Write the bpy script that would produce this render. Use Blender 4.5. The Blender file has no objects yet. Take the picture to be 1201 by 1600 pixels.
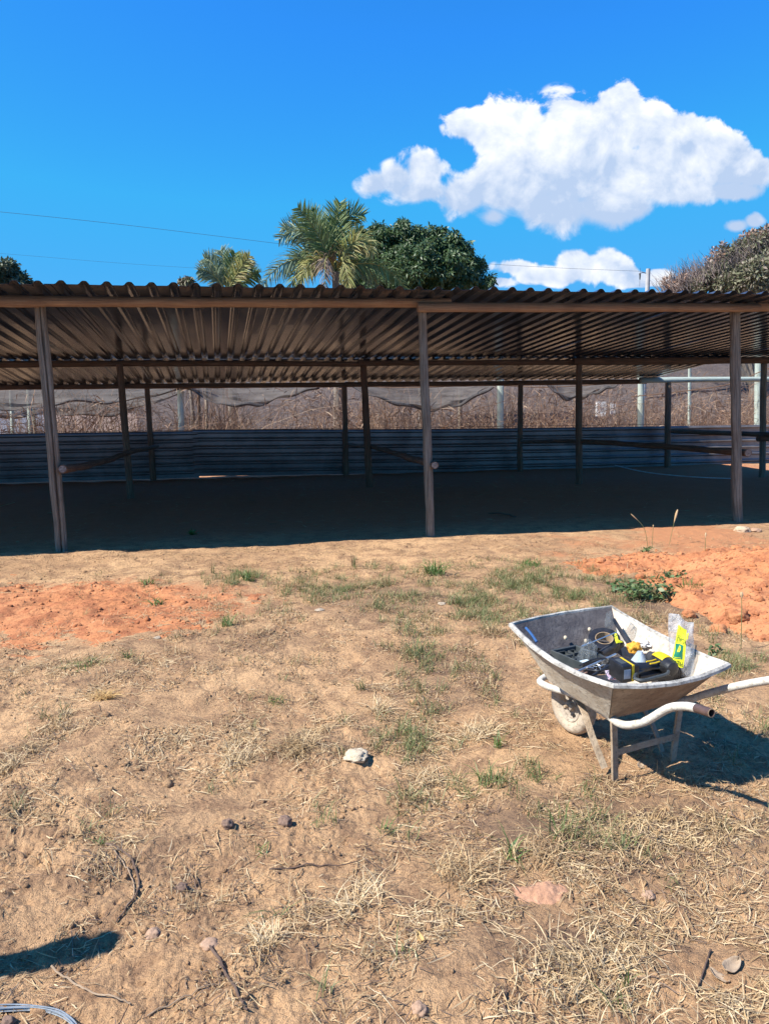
import bpy, math, random
import numpy as np
from mathutils import Vector, Matrix
R = math.radians
rng = np.random.default_rng(7); random.seed(7)
S = bpy.context.scene
COL = S.collection

# ------------------------------------------------------------------ camera
PITCH, ROLL, EYE, F = R(8.2), R(0.4), 1.6, 1200.0
fw = Vector((0, math.cos(PITCH), -math.sin(PITCH)))
r0 = Vector((1, 0, 0)); u0 = r0.cross(fw)
rt = r0 * math.cos(ROLL) - u0 * math.sin(ROLL)
up = u0 * math.cos(ROLL) + r0 * math.sin(ROLL)
cd = bpy.data.cameras.new('camera'); cam = bpy.data.objects.new('camera', cd); COL.objects.link(cam)
M = Matrix((rt, up, -fw)).transposed().to_4x4(); M.translation = Vector((0, 0, EYE))
cam.matrix_world = M
cd.sensor_fit = 'VERTICAL'; cd.sensor_height = 24; cd.lens = 24 * F / 1600
cd.clip_start = .05; cd.clip_end = 3000
S.camera = cam

def ray(x, y): return fw + rt * ((x - 600.5) / F) - up * ((y - 800) / F)
def at(x, y, z=0.0):
    d = ray(x, y); return Vector((0, 0, EYE)) + d * ((z - EYE) / d.z)
def atY(x, y, Y):
    d = ray(x, y); return Vector((0, 0, EYE)) + d * (Y / d.y)

# ------------------------------------------------------------------ light
SUNV = Vector((.85, .335, -1.0)).normalized()      # the way the light travels
elev = math.asin(-SUNV.z); az = math.atan2(-SUNV.x, -SUNV.y)
sl = bpy.data.lights.new('sun', 'SUN'); sl.energy = 5.0; sl.angle = R(.53); sl.color = (1, .95, .87)
so = bpy.data.objects.new('sun', sl); COL.objects.link(so)
so.rotation_euler = SUNV.to_track_quat('-Z', 'Y').to_euler(); so.location = (-20, -10, 40)
S.view_settings.view_transform = 'Standard'; S.view_settings.look = 'None'
S.view_settings.exposure = 1.0; S.view_settings.gamma = 1
S.view_settings.use_curve_mapping = False
S.cycles.max_bounces = 5; S.cycles.diffuse_bounces = 4; S.cycles.glossy_bounces = 3; S.cycles.transparent_max_bounces = 10
S.cycles.sample_clamp_indirect = 6
S.cycles.use_denoising = True

class NT:
    """tiny node tree helper"""
    def __init__(s, tree): s.t = tree; s.n = tree.nodes; s.n.clear()
    def __call__(s, typ, ins=None, **kw):
        n = s.n.new(typ)
        for k, v in kw.items(): setattr(n, k, v)
        for k, v in (ins or {}).items():
            i = n.inputs[k]
            if hasattr(v, 'is_linked') or isinstance(v, bpy.types.NodeSocket): s.t.links.new(v, i)
            else: i.default_value = v
        return n
    def math(s, op, a, b=0.0, c=None, clamp=False):
        d = {0: a, 1: b}
        if c is not None: d[2] = c
        n = s('ShaderNodeMath', d, operation=op, use_clamp=clamp); return n.outputs[0]
    def mix(s, f, a, b, bt='MIX'):
        n = s.n.new('ShaderNodeMix'); n.data_type = 'RGBA'; n.blend_type = bt
        for i, v in ((0, f), (6, a), (7, b)):
            if isinstance(v, bpy.types.NodeSocket): s.t.links.new(v, n.inputs[i])
            else: n.inputs[i].default_value = v if i == 0 or len(v) == 4 else (*v, 1)
        return n.outputs[2]
    def noise(s, vec, scale, detail=4, rough=.55, dist=0.0, **kw):
        n = s('ShaderNodeTexNoise', {'Scale': scale, 'Detail': detail, 'Roughness': rough, 'Distortion': dist}, **kw)
        if vec is not None: s.t.links.new(vec, n.inputs['Vector'])
        return n.outputs['Fac']
    def ramp(s, f, a, b):      # linear 0..1 between a and b
        n = s('ShaderNodeMapRange', {0: f, 1: a, 2: b, 3: 0.0, 4: 1.0}, clamp=True); return n.outputs[0]
    def smooth(s, f, a, b):
        n = s('ShaderNodeMapRange', {0: f, 1: a, 2: b, 3: 0.0, 4: 1.0}, interpolation_type='SMOOTHSTEP'); return n.outputs[0]

W = bpy.data.worlds.new('World'); S.world = W; W.use_nodes = True
t = NT(W.node_tree)
sky = t('ShaderNodeTexSky', sky_type='NISHITA')
sky.sun_disc = False; sky.sun_elevation = elev; sky.sun_rotation = az
sky.air_density = 1.0; sky.dust_density = .3; sky.ozone_density = 4.0; sky.altitude = 600
tc = t('ShaderNodeTexCoord')
sep = t('ShaderNodeSeparateXYZ', {0: tc.outputs['Generated']})
yy = t.math('MAXIMUM', sep.outputs[1], .05)
uu = t.math('DIVIDE', sep.outputs[0], yy); vv = t.math('DIVIDE', sep.outputs[2], yy)
P = t('ShaderNodeCombineXYZ', {0: uu, 1: vv, 2: 0.0}).outputs[0]

def uv_of(x, y):
    d = ray(x, y); return d.x / d.y, d.z / d.y
CLOUDS = [(972, 172, 40, 42), (940, 200, 40, 34), (930, 228, 55, 34), (975, 215, 40, 30), (1012, 205, 45, 40), (1075, 215, 52, 42), (1040, 250, 70, 44), (885, 205, 52, 46), (760, 200, 50, 42), (725, 195, 30, 28), (820, 195, 40, 32),
          (1130, 250, 60, 40), (1178, 262, 45, 30), (960, 270, 150, 62), (850, 265, 90, 58), (790, 300, 80, 50), (662, 262, 38, 34), (620, 280, 34, 26), (588, 285, 30, 20),
          (655, 300, 50, 24), (720, 310, 50, 32), (770, 340, 40, 24), (860, 330, 90, 34), (960, 325, 100, 28), (1050, 300, 90, 30), (1140, 300, 50, 14),
          (925, 422, 52, 26), (880, 432, 44, 16), (960, 430, 40, 18), (800, 418, 40, 14), (1028, 430, 24, 15), (780, 440, 30, 10), (845, 430, 50, 14), (900, 408, 34, 16), (1000, 440, 40, 12),
          (1150, 354, 24, 12), (1178, 346, 16, 12)]
def cloud_field(p):
    acc = None
    for (cx, cy, rx, ry) in CLOUDS:
        u, v = uv_of(cx, cy); su = F / rx; sv = F / ry / 1.02
        q = t('ShaderNodeVectorMath', {0: p, 1: (su, sv, 0), 2: (-u * su, -v * sv, 0)}, operation='MULTIPLY_ADD').outputs[0]
        l = t('ShaderNodeVectorMath', {0: q}, operation='LENGTH').outputs['Value']
        acc = l if acc is None else t('ShaderNodeMath', {0: acc, 1: l, 2: .30}, operation='SMOOTH_MIN').outputs[0]
    env = t.math('SUBTRACT', 1.0, acc)                      # >0 inside
    n1 = t.math('SUBTRACT', t.noise(p, 8.0, 2, .5, .3), .5)
    return t.math('MULTIPLY_ADD', n1, 1.3, env)
def fine(p):
    a = t.math('SUBTRACT', t.noise(p, 16.0, 9, .60, .35), .5)
    vo = t('ShaderNodeTexVoronoi', {'Vector': p, 'Scale': 30.0, 'Detail': 2.0, 'Roughness': .55, 'Smoothness': .6}, feature='SMOOTH_F1', normalize=True)
    return t.math('MULTIPLY_ADD', a, 2.3, t.math('MULTIPLY', t.math('SUBTRACT', .35, vo.outputs['Distance']), 1.1))
E0 = cloud_field(P); F0 = fine(P)
P2 = t('ShaderNodeVectorMath', {0: P, 1: (-.009, .016, 0)}, operation='ADD').outputs[0]
F1 = fine(P2)
d0 = t.math('MULTIPLY_ADD', F0, t.math('MAXIMUM', t.math('SUBTRACT', 1.35, t.math('MULTIPLY', E0, 1.3)), .35), t.math('MULTIPLY', E0, 1.3))
front = t.ramp(sep.outputs[1], .1, .3)
grad = t.ramp(vv, uv_of(900, 375)[1], uv_of(900, 200)[1])    # cumulus: grey base, white heads
low = t.ramp(vv, uv_of(900, 400)[1], uv_of(900, 375)[1])
grad = t.math('MAXIMUM', grad, t.math('SUBTRACT', .75, low))
edge = t.math('MULTIPLY_ADD', t.math('SUBTRACT', 1.0, grad), .50, .32)   # crisp heads, torn soft base
cov = t('ShaderNodeMapRange', {0: d0, 1: 0.0, 2: edge, 3: 0.0, 4: 1.0}, interpolation_type='SMOOTHSTEP').outputs[0]
cov = t.math('MULTIPLY', t.math('MULTIPLY', cov, front), t.smooth(E0, -.28, -.05))
cov = t.math('MULTIPLY', cov, t.ramp(vv, -.02, .02))
relief = t.math('SUBTRACT', F0, F1)                          # >0 on the side the sun lights
lo = t.noise(P, 9.0, 6, .6, .4)
bright = t.math('MULTIPLY_ADD', relief, .90, -.24)
bright = t.math('MULTIPLY_ADD', grad, .92, bright)
bright = t.math('MULTIPLY_ADD', t.math('SUBTRACT', 1.0, t.smooth(E0, .0, .5)), .25, bright)   # thin rims pass light
bright = t.math('MULTIPLY_ADD', t.math('SUBTRACT', lo, .5), 2.2, bright, clamp=True)
CK = 6.9
ccol = t.mix(bright, (.50 * CK, .64 * CK, .88 * CK, 1), (1.02 * CK, 1.05 * CK, 1.1 * CK, 1))
gm = t('ShaderNodeGamma', {0: sky.outputs[0], 1: 1.0}).outputs[0]
hs = t('ShaderNodeHueSaturation', {'Color': gm, 'Saturation': 1.0, 'Value': 1.0}).outputs[0]
skc = t.mix(1.0, hs, (.21, 1.08, 1.84, 1), 'MULTIPLY')
skc = t('ShaderNodeVectorMath', {0: skc, 1: (.8, 3.05, 6.4)}, operation='MINIMUM').outputs[0]
fin = t.mix(cov, skc, ccol)
bg = t('ShaderNodeBackground', {0: fin, 1: .074})
out = t('ShaderNodeOutputWorld', {0: bg.outputs[0]})
W.cycles.sampling_method = 'MANUAL'; W.cycles.sample_map_resolution = 512

# ------------------------------------------------------------------ helpers
def tag(o, label=None, cat=None, group=None, kind=None):
    if label: o['label'] = label
    if cat: o['category'] = cat
    if group: o['group'] = group
    if kind: o['kind'] = kind
    return o
def empty(name, loc=(0, 0, 0), rz=0):
    o = bpy.data.objects.new(name, None); COL.objects.link(o); o.location = loc; o.rotation_euler.z = rz
    o.empty_display_size = .1
    return o
def mesh_np(name, V, faces, mat, smooth=False):
    """V (n,3) array, faces (m,k) int array or list of tuples"""
    me = bpy.data.meshes.new(name)
    V = np.asarray(V, dtype=np.float32)
    if isinstance(faces, np.ndarray):
        m, k = faces.shape
        me.vertices.add(len(V)); me.vertices.foreach_set('co', V.ravel())
        me.loops.add(m * k); me.loops.foreach_set('vertex_index', faces.astype(np.int32).ravel())
        me.polygons.add(m); me.polygons.foreach_set('loop_start', np.arange(0, m * k, k, dtype=np.int32))
        me.polygons.foreach_set('loop_total', np.full(m, k, dtype=np.int32))
        me.update(calc_edges=True)
    else:
        me.from_pydata([tuple(v) for v in V], [], faces)
    me.validate()
    if mat: me.materials.append(mat)
    if smooth: me.polygons.foreach_set('use_smooth', np.ones(len(me.polygons), dtype=bool)); me.update()
    return me
def link(name, me, parent=None):
    o = bpy.data.objects.new(name, me); COL.objects.link(o)
    if parent is not None:
        o.parent = parent
        o.matrix_parent_inverse = Matrix.Identity(4)
    return o
class MB:
    def __init__(s): s.v = []; s.f = []
    def quad_grid(s, G, close_u=False, flip=False):
        """G: list of rows of points"""
        b = len(s.v); n = len(G); m = len(G[0])
        for row in G: s.v.extend([tuple(p) for p in row])
        for i in range(n - 1):
            for j in range(m if close_u else m - 1):
                k = (j + 1) % m
                q = (b + i * m + j, b + i * m + k, b + (i + 1) * m + k, b + (i + 1) * m + j)
                s.f.append(q[::-1] if flip else q)
        return b
    def tube(s, pts, rad, n=10, caps=True, rfun=None):
        pts = [Vector(p) for p in pts]
        if not hasattr(rad, '__len__'): rad = [rad] * len(pts)
        rows = []; prev = None
        for i, p in enumerate(pts):
            tdir = (pts[min(i + 1, len(pts) - 1)] - pts[max(i - 1, 0)]).normalized()
            if prev is None:
                a = Vector((0, 0, 1)) if abs(tdir.z) < .9 else Vector((1, 0, 0))
                e1 = tdir.cross(a).normalized()
            else:
                e1 = (prev - tdir * prev.dot(tdir)).normalized()
            prev = e1; e2 = tdir.cross(e1)
            rows.append([p + (e1 * math.cos(2 * math.pi * j / n) + e2 * math.sin(2 * math.pi * j / n)) * rad[i] * (rfun(i, j) if rfun else 1) for j in range(n)])
        b = s.quad_grid(rows, True)
        if caps:
            s.f.append(tuple(b + j for j in range(n))[::-1]); e = b + (len(pts) - 1) * n
            s.f.append(tuple(e + j for j in range(n)))
        return b
    def box(s, c, half, M3=None):
        b = len(s.v); c = Vector(c)
        for dz in (-1, 1):
            for dx, dy in ((-1, -1), (1, -1), (1, 1), (-1, 1)):
                p = Vector((dx * half[0], dy * half[1], dz * half[2]))
                if M3 is not None: p = M3 @ p
                s.v.append(tuple(c + p))
        for q in ((0, 3, 2, 1), (4, 5, 6, 7), (0, 1, 5, 4), (1, 2, 6, 5), (2, 3, 7, 6), (3, 0, 4, 7)):
            s.f.append(tuple(b + i for i in q))
    def poly_prism(s, pts, off):
        """pts loop of 3-D points, extruded by vector off"""
        b = len(s.v); n = len(pts)
        s.v.extend([tuple(Vector(p)) for p in pts]); s.v.extend([tuple(Vector(p) + Vector(off)) for p in pts])
        s.f.append(tuple(b + i for i in range(n))[::-1]); s.f.append(tuple(b + n + i for i in range(n)))
        for i in range(n):
            j = (i + 1) % n; s.f.append((b + i, b + j, b + n + j, b + n + i))
    def build(s, name, mat, parent=None, smooth=False, bevel=0):
        me = mesh_np(name, s.v, s.f, mat, smooth)
        o = link(name, me, parent)
        if bevel:
            m = o.modifiers.new('bevel', 'BEVEL'); m.width = bevel; m.segments = 2; m.limit_method = 'ANGLE'
        if smooth: 
            try: me.set_sharp_from_angle(angle=R(40))
            except Exception: pass
        return o
def catmull(pts, n=6):
    pts = [Vector(p) for p in pts]; o = []
    for i in range(len(pts) - 1):
        p0 = pts[max(i - 1, 0)]; p1 = pts[i]; p2 = pts[i + 1]; p3 = pts[min(i + 2, len(pts) - 1)]
        for k in range(n):
            u = k / n
            o.append(.5 * ((2 * p1) + (p2 - p0) * u + (2 * p0 - 5 * p1 + 4 * p2 - p3) * u * u + (3 * p1 - p0 - 3 * p2 + p3) * u ** 3))
    o.append(pts[-1]); return o

def ribbons(name, C, Wd, side, mat, parent=None):
    """C (N,K,3) centre lines, Wd (N,K) half widths, side (N,3) or (N,K,3)"""
    N, K, _ = C.shape
    if side.ndim == 2: side = side[:, None, :]
    A = C - side * Wd[..., None]; B = C + side * Wd[..., None]
    V = np.stack([A, B], 2).reshape(N, K * 2, 3)
    base = (np.arange(N) * K * 2)[:, None, None]
    k = np.arange(K - 1)[None, :, None] * 2
    q = np.array([0, 1, 3, 2])[None, None, :]
    Fc = (base + k + q).reshape(-1, 4)
    me = mesh_np(name, V.reshape(-1, 3), Fc, mat)
    return link(name, me, parent)

# value / gradient noise in numpy
def _h(ix, iy, s):
    n = (ix * 374761393 + iy * 668265263 + s * 974634777) & 0xffffffff
    n = ((n ^ (n >> 13)) * 1274126177) & 0xffffffff
    return ((n ^ (n >> 16)) & 0xffffff) / float(0xffffff)
def pn(x, y, s=0):
    x = np.asarray(x, float); y = np.asarray(y, float)
    fx = np.floor(x); fy = np.floor(y); ix = fx.astype(np.int64); iy = fy.astype(np.int64); x = x - fx; y = y - fy
    def g(dx, dy):
        a = _h(ix + dx, iy + dy, s) * 2 * np.pi
        return np.cos(a) * (x - dx) + np.sin(a) * (y - dy)
    ux = x * x * x * (x * (x * 6 - 15) + 10); uy = y * y * y * (y * (y * 6 - 15) + 10)
    a = g(0, 0) * (1 - ux) + g(1, 0) * ux; b = g(0, 1) * (1 - ux) + g(1, 1) * ux
    return (a * (1 - uy) + b * uy) * 1.5
def fbm(x, y, s=0, o=4, g=.5):
    r = 0; a = 1
    for i in range(o): r = r + a * pn(x * 2 ** i, y * 2 ** i, s + i * 17); a *= g
    return r

# ------------------------------------------------------------------ materials
def new_mat(name):
    m = bpy.data.materials.new(name); m.use_nodes = True; return m, NT(m.node_tree)
ALB = .74
def finish(t, col, rough=.9, bump=None, bstr=.3, bdist=.01, **kw):
    if 'Metallic' not in kw: col = t.mix(1.0, col, (ALB, ALB, ALB), 'MULTIPLY')
    ins = {'Base Color': col, 'Roughness': rough}
    for k, v in kw.items(): ins[k.replace('_', ' ')] = v
    p = t('ShaderNodeBsdfPrincipled', ins)
    if bump is not None:
        b = t('ShaderNodeBump', {'Height': bump, 'Strength': bstr, 'Distance': bdist})
        t.t.links.new(b.outputs[0], p.inputs['Normal'])
    t('ShaderNodeOutputMaterial', {0: p.outputs[0]})
    return p
def obj_co(t): return t('ShaderNodeTexCoord').outputs['Object']
def world_co(t): return t('ShaderNodeNewGeometry').outputs['Position']
def mapping(t, vec, scale): return t('ShaderNodeMapping', {0: vec, 3: scale}).outputs[0]

def soil_mat(name, pale, mid, dark, specks=1.0):
    m, t = new_mat(name); P = world_co(t)
    n1 = t.noise(P, .9, 5, .6, .4); n2 = t.noise(P, 6.0, 6, .65, .3); n3 = t.noise(P, 55.0, 5, .7); n4 = t.noise(P, 260.0, 3, .6)
    c = t.mix(t.ramp(n1, .40, .60), mid, pale)
    c = t.mix(t.math('MULTIPLY', t.ramp(n2, .47, .60), .80), c, dark)
    c = t.mix(t.math('MULTIPLY', t.ramp(n3, .52, .66), .62 * specks), c, tuple(v * .55 for v in dark))
    c = t.mix(t.math('MULTIPLY', t.ramp(n3, .50, .30), .30), c, tuple(min(1, v * 1.25) for v in pale))
    c = t.mix(t.math('MULTIPLY', t.ramp(n4, .53, .64), .55 * specks), c, tuple(v * .45 for v in dark))
    hh = t.math('MULTIPLY_ADD', n3, 1.0, t.math('MULTIPLY', n4, .45))
    hh = t.math('MULTIPLY_ADD', n2, 1.2, hh)
    return m, t, c, hh
# main ground: tan soil, with the orange subsoil showing through where the map attribute says so
mG, t, c, hh = soil_mat('soil', (.76, .465, .24), (.57, .335, .17), (.34, .19, .10))
at_o = t('ShaderNodeAttribute', attribute_name='orange').outputs['Fac']
at_d = t('ShaderNodeAttribute', attribute_name='litter').outputs['Fac']
nz = t.noise(world_co(t), 3.5, 6, .7, .5)
of = t.ramp(t.math('MULTIPLY_ADD', at_o, 1.1, t.math('MULTIPLY', t.math('SUBTRACT', nz, .5), 1.6)), .35, .75)
c = t.mix(of, c, (.60, .265, .12))
nl = t.noise(world_co(t), 14.0, 6, .75, .8)
lf = t.ramp(t.math('MULTIPLY_ADD', at_d, .8, t.math('SUBTRACT', nl, .5)), .18, .62)
c = t.mix(t.math('MULTIPLY', lf, .72), c, (.15, .09, .06))
at_s = t('ShaderNodeAttribute', attribute_name='shade_warmth').outputs['Fac']
c = t.mix(t.math('MULTIPLY', at_s, .85), c, (.58, .18, .07))  # warm red tone of the shed's shade put into the soil colour
finish(t, c, .96, hh, 1.0, .018)
mOr, t, c, hh = soil_mat('orange_soil', (.66, .285, .125), (.57, .22, .085), (.38, .125, .05), .5)
finish(t, c, .97, hh, .7, .015)
mPk, t, c, hh = soil_mat('pink_soil', (.62, .35, .22), (.56, .30, .18), (.42, .22, .13), .5)
finish(t, c, .97, hh, .5, .01)

def simple(name, c1, c2, scale=8, rough=.85, bump=.3, det=5, stretch=(1, 1, 1), metal=0.0, spec=None, thr=(.35, .65), bscale=None, bd=.01, **kw):
    m, t = new_mat(name); P = mapping(t, obj_co(t), stretch)
    n = t.noise(P, scale, det, .6, .2)
    c = t.mix(t.ramp(n, *thr), c1, c2)
    b = t.noise(P, bscale or scale * 5, 4, .6)
    k = dict(kw)
    if metal: k['Metallic'] = metal
    finish(t, c, rough, b, bump, bd, **k)
    return m
def wood(name, c1, c2, c3):
    m, t = new_mat(name); P = obj_co(t)
    # grain runs along local z for posts / tube axis: build posts and logs in place, so use a stretched mix of both
    g = t('ShaderNodeAttribute', attribute_name='grain').outputs['Vector']
    Pg = mapping(t, g, (1, 1, 1))
    n = t.noise(Pg, 1.3, 8, .72, .3); n2 = t.noise(P, 3.0, 4, .6)
    c = t.mix(t.ramp(n, .42, .58), c1, c2)
    c = t.mix(t.math('MULTIPLY', t.ramp(n2, .45, .75), .6), c, c3)
    finish(t, c, .85, n, 1.0, .02)
    return m
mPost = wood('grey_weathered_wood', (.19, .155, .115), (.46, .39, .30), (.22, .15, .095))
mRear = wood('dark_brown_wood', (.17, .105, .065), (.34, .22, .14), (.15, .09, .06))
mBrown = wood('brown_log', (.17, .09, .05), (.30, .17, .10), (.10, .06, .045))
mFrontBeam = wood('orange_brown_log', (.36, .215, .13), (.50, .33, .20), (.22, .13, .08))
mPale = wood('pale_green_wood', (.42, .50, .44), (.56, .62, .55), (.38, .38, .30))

def metal_sheet(name, c1, c2, rust, rough=.34, met=.9):
    m, t = new_mat(name); P = world_co(t)
    n = t.noise(P, 1.3, 6, .65, .4); n2 = t.noise(mapping(t, P, (1, 1, 6)), 9.0, 5, .7); n3 = t.noise(P, 45.0, 4, .7)
    c = t.mix(t.ramp(n, .35, .65), c1, c2)
    c = t.mix(t.math('MULTIPLY', t.ramp(n2, .58, .75), .5), c, rust)
    rr = t.math('MULTIPLY_ADD', n3, .25, rough - .1)
    finish(t, c, rr, n3, .02, .002, Metallic=met)
    return m
m_, t = new_mat('galvanised_roof'); P = world_co(t)
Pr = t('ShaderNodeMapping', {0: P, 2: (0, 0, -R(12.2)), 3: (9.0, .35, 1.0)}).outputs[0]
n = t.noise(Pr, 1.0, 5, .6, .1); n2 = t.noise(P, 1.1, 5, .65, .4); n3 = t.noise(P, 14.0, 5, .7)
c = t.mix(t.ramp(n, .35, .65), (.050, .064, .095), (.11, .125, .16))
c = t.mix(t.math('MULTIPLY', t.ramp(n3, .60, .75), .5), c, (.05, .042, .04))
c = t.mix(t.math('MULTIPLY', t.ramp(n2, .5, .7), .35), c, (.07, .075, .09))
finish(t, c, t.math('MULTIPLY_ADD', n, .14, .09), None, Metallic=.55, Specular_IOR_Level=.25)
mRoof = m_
mFence = metal_sheet('galvanised_fence', (.14, .125, .12), (.25, .23, .22), (.50, .45, .40), .36, .55)

# cement-crusted barrow steel
def crust(name, base, crustc, dark, amt):
    m, t = new_mat(name); P = obj_co(t)
    n = t.noise(P, 11.0, 8, .7, .5); n2 = t.noise(P, 55.0, 5, .75); n3 = t.noise(P, 3.0, 3, .5)
    c = t.mix(t.ramp(n, amt - .12, amt + .12), crustc, base)
    c = t.mix(t.math('MULTIPLY', t.ramp(n2, .52, .66), .7), c, dark)
    finish(t, c, .85, t.math('MULTIPLY_ADD', n2, .7, n), .8, .008)
    return m
mTrayOut = crust('cement_stained_steel', (.42, .32, .22), (.56, .46, .34), (.18, .13, .09), .50)
mTraySide = crust('sunlit_cement_side', (.66, .57, .44), (.82, .75, .62), (.28, .2, .14), .50)  # cement crust made paler: sunlight on the near side put into the colour
mTrayRear = crust('tray_rear_steel', (.36, .25, .165), (.52, .40, .28), (.16, .12, .08), .46)
mTrayIn = crust('cement_film', (.60, .47, .36), (.72, .66, .56), (.42, .30, .21), .54)
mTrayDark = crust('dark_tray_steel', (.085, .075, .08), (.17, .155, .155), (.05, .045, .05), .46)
mRim = crust('chipped_rim', (.34, .32, .29), (.74, .71, .65), (.09, .085, .085), .46)
mTube = crust('white_chipped_paint', (.64, .60, .52), (.78, .75, .67), (.34, .26, .18), .5)
mLeg = crust('muddy_steel', (.40, .29, .19), (.56, .44, .31), (.16, .11, .08), .5)
mBareTube = simple('bare_brown_steel', (.08, .05, .045), (.14, .09, .08), 20, .38, .15, metal=.3)
mTyre = crust('muddy_tyre', (.54, .44, .33), (.66, .56, .44), (.24, .18, .12), .45)
mWheelRim = crust('muddy_wheel_rim', (.46, .38, .30), (.56, .48, .38), (.10, .08, .06), .5)

mBlack = simple('black_plastic', (.012, .012, .014), (.03, .03, .034), 30, .38, .1)
mBlackR = simple('dusty_black_plastic', (.02, .02, .022), (.06, .058, .06), 18, .55, .2)
mYellow = simple('yellow_plastic', (.80, .55, .01), (.88, .62, .015), 20, .4, .05)
mGreyP = simple('dark_grey_plastic', (.045, .055, .06), (.08, .09, .095), 18, .5, .1)
mOrange = simple('orange_cloth', (.85, .36, .03), (.9, .48, .05), 20, .7, .3)
mBlueGrey = simple('blue_grey_cloth', (.36, .45, .55), (.50, .58, .66), 20, .9, .4)
mWhiteP = simple('white_plastic', (.65, .65, .66), (.8, .8, .8), 30, .4, .2)
mPink = simple('pink_label_print', (.62, .42, .62), (.75, .60, .74), 60, .5, .05)
mRed = simple('red_print', (.75, .03, .05), (.8, .05, .08), 60, .5, .05)
mSteel = simple('bright_steel', (.55, .56, .58), (.72, .73, .74), 40, .3, .1, metal=.9)
mCard = simple('cardboard', (.42, .29, .17), (.52, .38, .24), 30, .9, .2)
mPackY = simple('yellow_print', (.80, .86, .02), (.86, .90, .05), 20, .35, .02)
mPackG = simple('green_print', (.01, .20, .12), (.02, .25, .15), 20, .35, .02)
mPackK = simple('dark_print', (.05, .09, .02), (.07, .11, .03), 20, .4, .02)
mBlueP = simple('blue_plastic', (.03, .10, .28), (.05, .14, .34), 20, .4, .05)
def film(name, tint, alpha, rough=.15):
    m, t = new_mat(name)
    n = t.noise(obj_co(t), 14.0, 5, .65, 1.2); n2 = t.noise(obj_co(t), 45.0, 4, .6, .6)
    b = t('ShaderNodeBump', {'Height': t.math('MULTIPLY_ADD', n2, .4, n), 'Strength': .9, 'Distance': .02})
    p = t('ShaderNodeBsdfPrincipled', {'Base Color': (*tint, 1), 'Roughness': rough, 'Normal': b.outputs[0]})
    tr = t('ShaderNodeBsdfTransparent', {0: (.96, .97, .98, 1)})
    f = t.math('MULTIPLY_ADD', t.ramp(n, .35, .7), .35, alpha, clamp=True)
    mx = t('ShaderNodeMixShader', {0: f, 1: tr.outputs[0], 2: p.outputs[0]})
    t('ShaderNodeOutputMaterial', {0: mx.outputs[0]})
    return m
mFilm = film('clear_plastic_film', (.55, .57, .60), .16)
mFilm2 = film('clear_thin_film', (.45, .5, .54), .08)

def leafy(name, cols, trans=.25, rough=.55, dead=None):
    m, t = new_mat(name)
    rnd = t('ShaderNodeNewGeometry').outputs['Random Per Island']
    cr = t('ShaderNodeValToRGB', {0: rnd})
    e = cr.color_ramp.elements
    e[0].position = 0; e[0].color = (*cols[0], 1); e[1].position = 1; e[1].color = (*cols[-1], 1)
    for i, c in enumerate(cols[1:-1]):
        x = e.new((i + 1) / (len(cols) - 1)); x.color = (*c, 1)
    n = t.noise(world_co(t), 5.0, 3, .6)
    c = t.mix(t.math('MULTIPLY', t.ramp(n, .4, .7), .35), cr.outputs[0], tuple(v * .6 for v in cols[0]))
    c = t.mix(1.0, c, (ALB * 1.1,) * 3, 'MULTIPLY')
    p = t('ShaderNodeBsdfPrincipled', {'Base Color': c, 'Roughness': rough})
    tl = t('ShaderNodeBsdfTranslucent', {0: c})
    mx = t('ShaderNodeMixShader', {0: trans, 1: p.outputs[0], 2: tl.outputs[0]})
    t('ShaderNodeOutputMaterial', {0: mx.outputs[0]})
    return m
mStraw = leafy('dry_straw', [(.34, .21, .10), (.52, .35, .17), (.66, .48, .26), (.26, .155, .075), (.72, .56, .33)], .12, .7)
mStrawP = leafy('bleached_straw', [(.56, .38, .19), (.70, .52, .30), (.76, .61, .39), (.44, .28, .13)], .12, .7)
mStick = leafy('dark_twigs', [(.10, .06, .045), (.17, .11, .08), (.22, .15, .11)], .0, .9)
mOchre = leafy('ochre_straw', [(.50, .28, .09), (.66, .42, .16), (.74, .52, .24)], .1, .8)
mGrass = leafy('green_grass', [(.10, .155, .04), (.17, .23, .07), (.25, .27, .11), (.36, .31, .15), (.12, .17, .05)], .3, .6)
mGrassG = leafy('fresh_grass', [(.07, .15, .03), (.12, .22, .05), (.18, .27, .07)], .3, .5)
mWeed = leafy('weed_leaves', [(.06, .12, .035), (.12, .19, .07), (.22, .27, .12)], .25, .5)
mMango = leafy('dark_mango_leaves', [(.045, .09, .03), (.075, .135, .045), (.115, .185, .065), (.055, .11, .045), (.18, .24, .11)], .25, .45)
mPalm = leafy('palm_leaves', [(.11, .19, .06), (.18, .26, .09), (.27, .34, .13)], .3, .65)
mPalmB = leafy('palm_leaves_blue', [(.13, .20, .12), (.20, .28, .18), (.28, .34, .20)], .25, .62)
mPalmG = leafy('palm_leaves_golden', [(.30, .33, .10), (.42, .42, .15), (.42, .32, .14)], .35, .62)
mPalmD = leafy('palm_leaves_dead', [(.22, .15, .12), (.34, .25, .19), (.26, .22, .1)], .2, .7)
mOlive = leafy('olive_grey_leaves', [(.16, .165, .09), (.22, .215, .13), (.25, .19, .155), (.17, .20, .09), (.30, .24, .19)], .2, .6)
mRust = leafy('rusty_leaves', [(.50, .28, .17), (.42, .31, .25), (.36, .27, .23)], .2, .6)
mBrush = leafy('dry_brush_twigs', [(.09, .05, .035), (.21, .12, .08), (.38, .24, .155), (.14, .08, .06), (.50, .36, .24)], .05, .9)
mBark = simple('bark', (.16, .13, .11), (.28, .24, .2), 9, .95, .8, stretch=(1, 1, .3))

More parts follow.
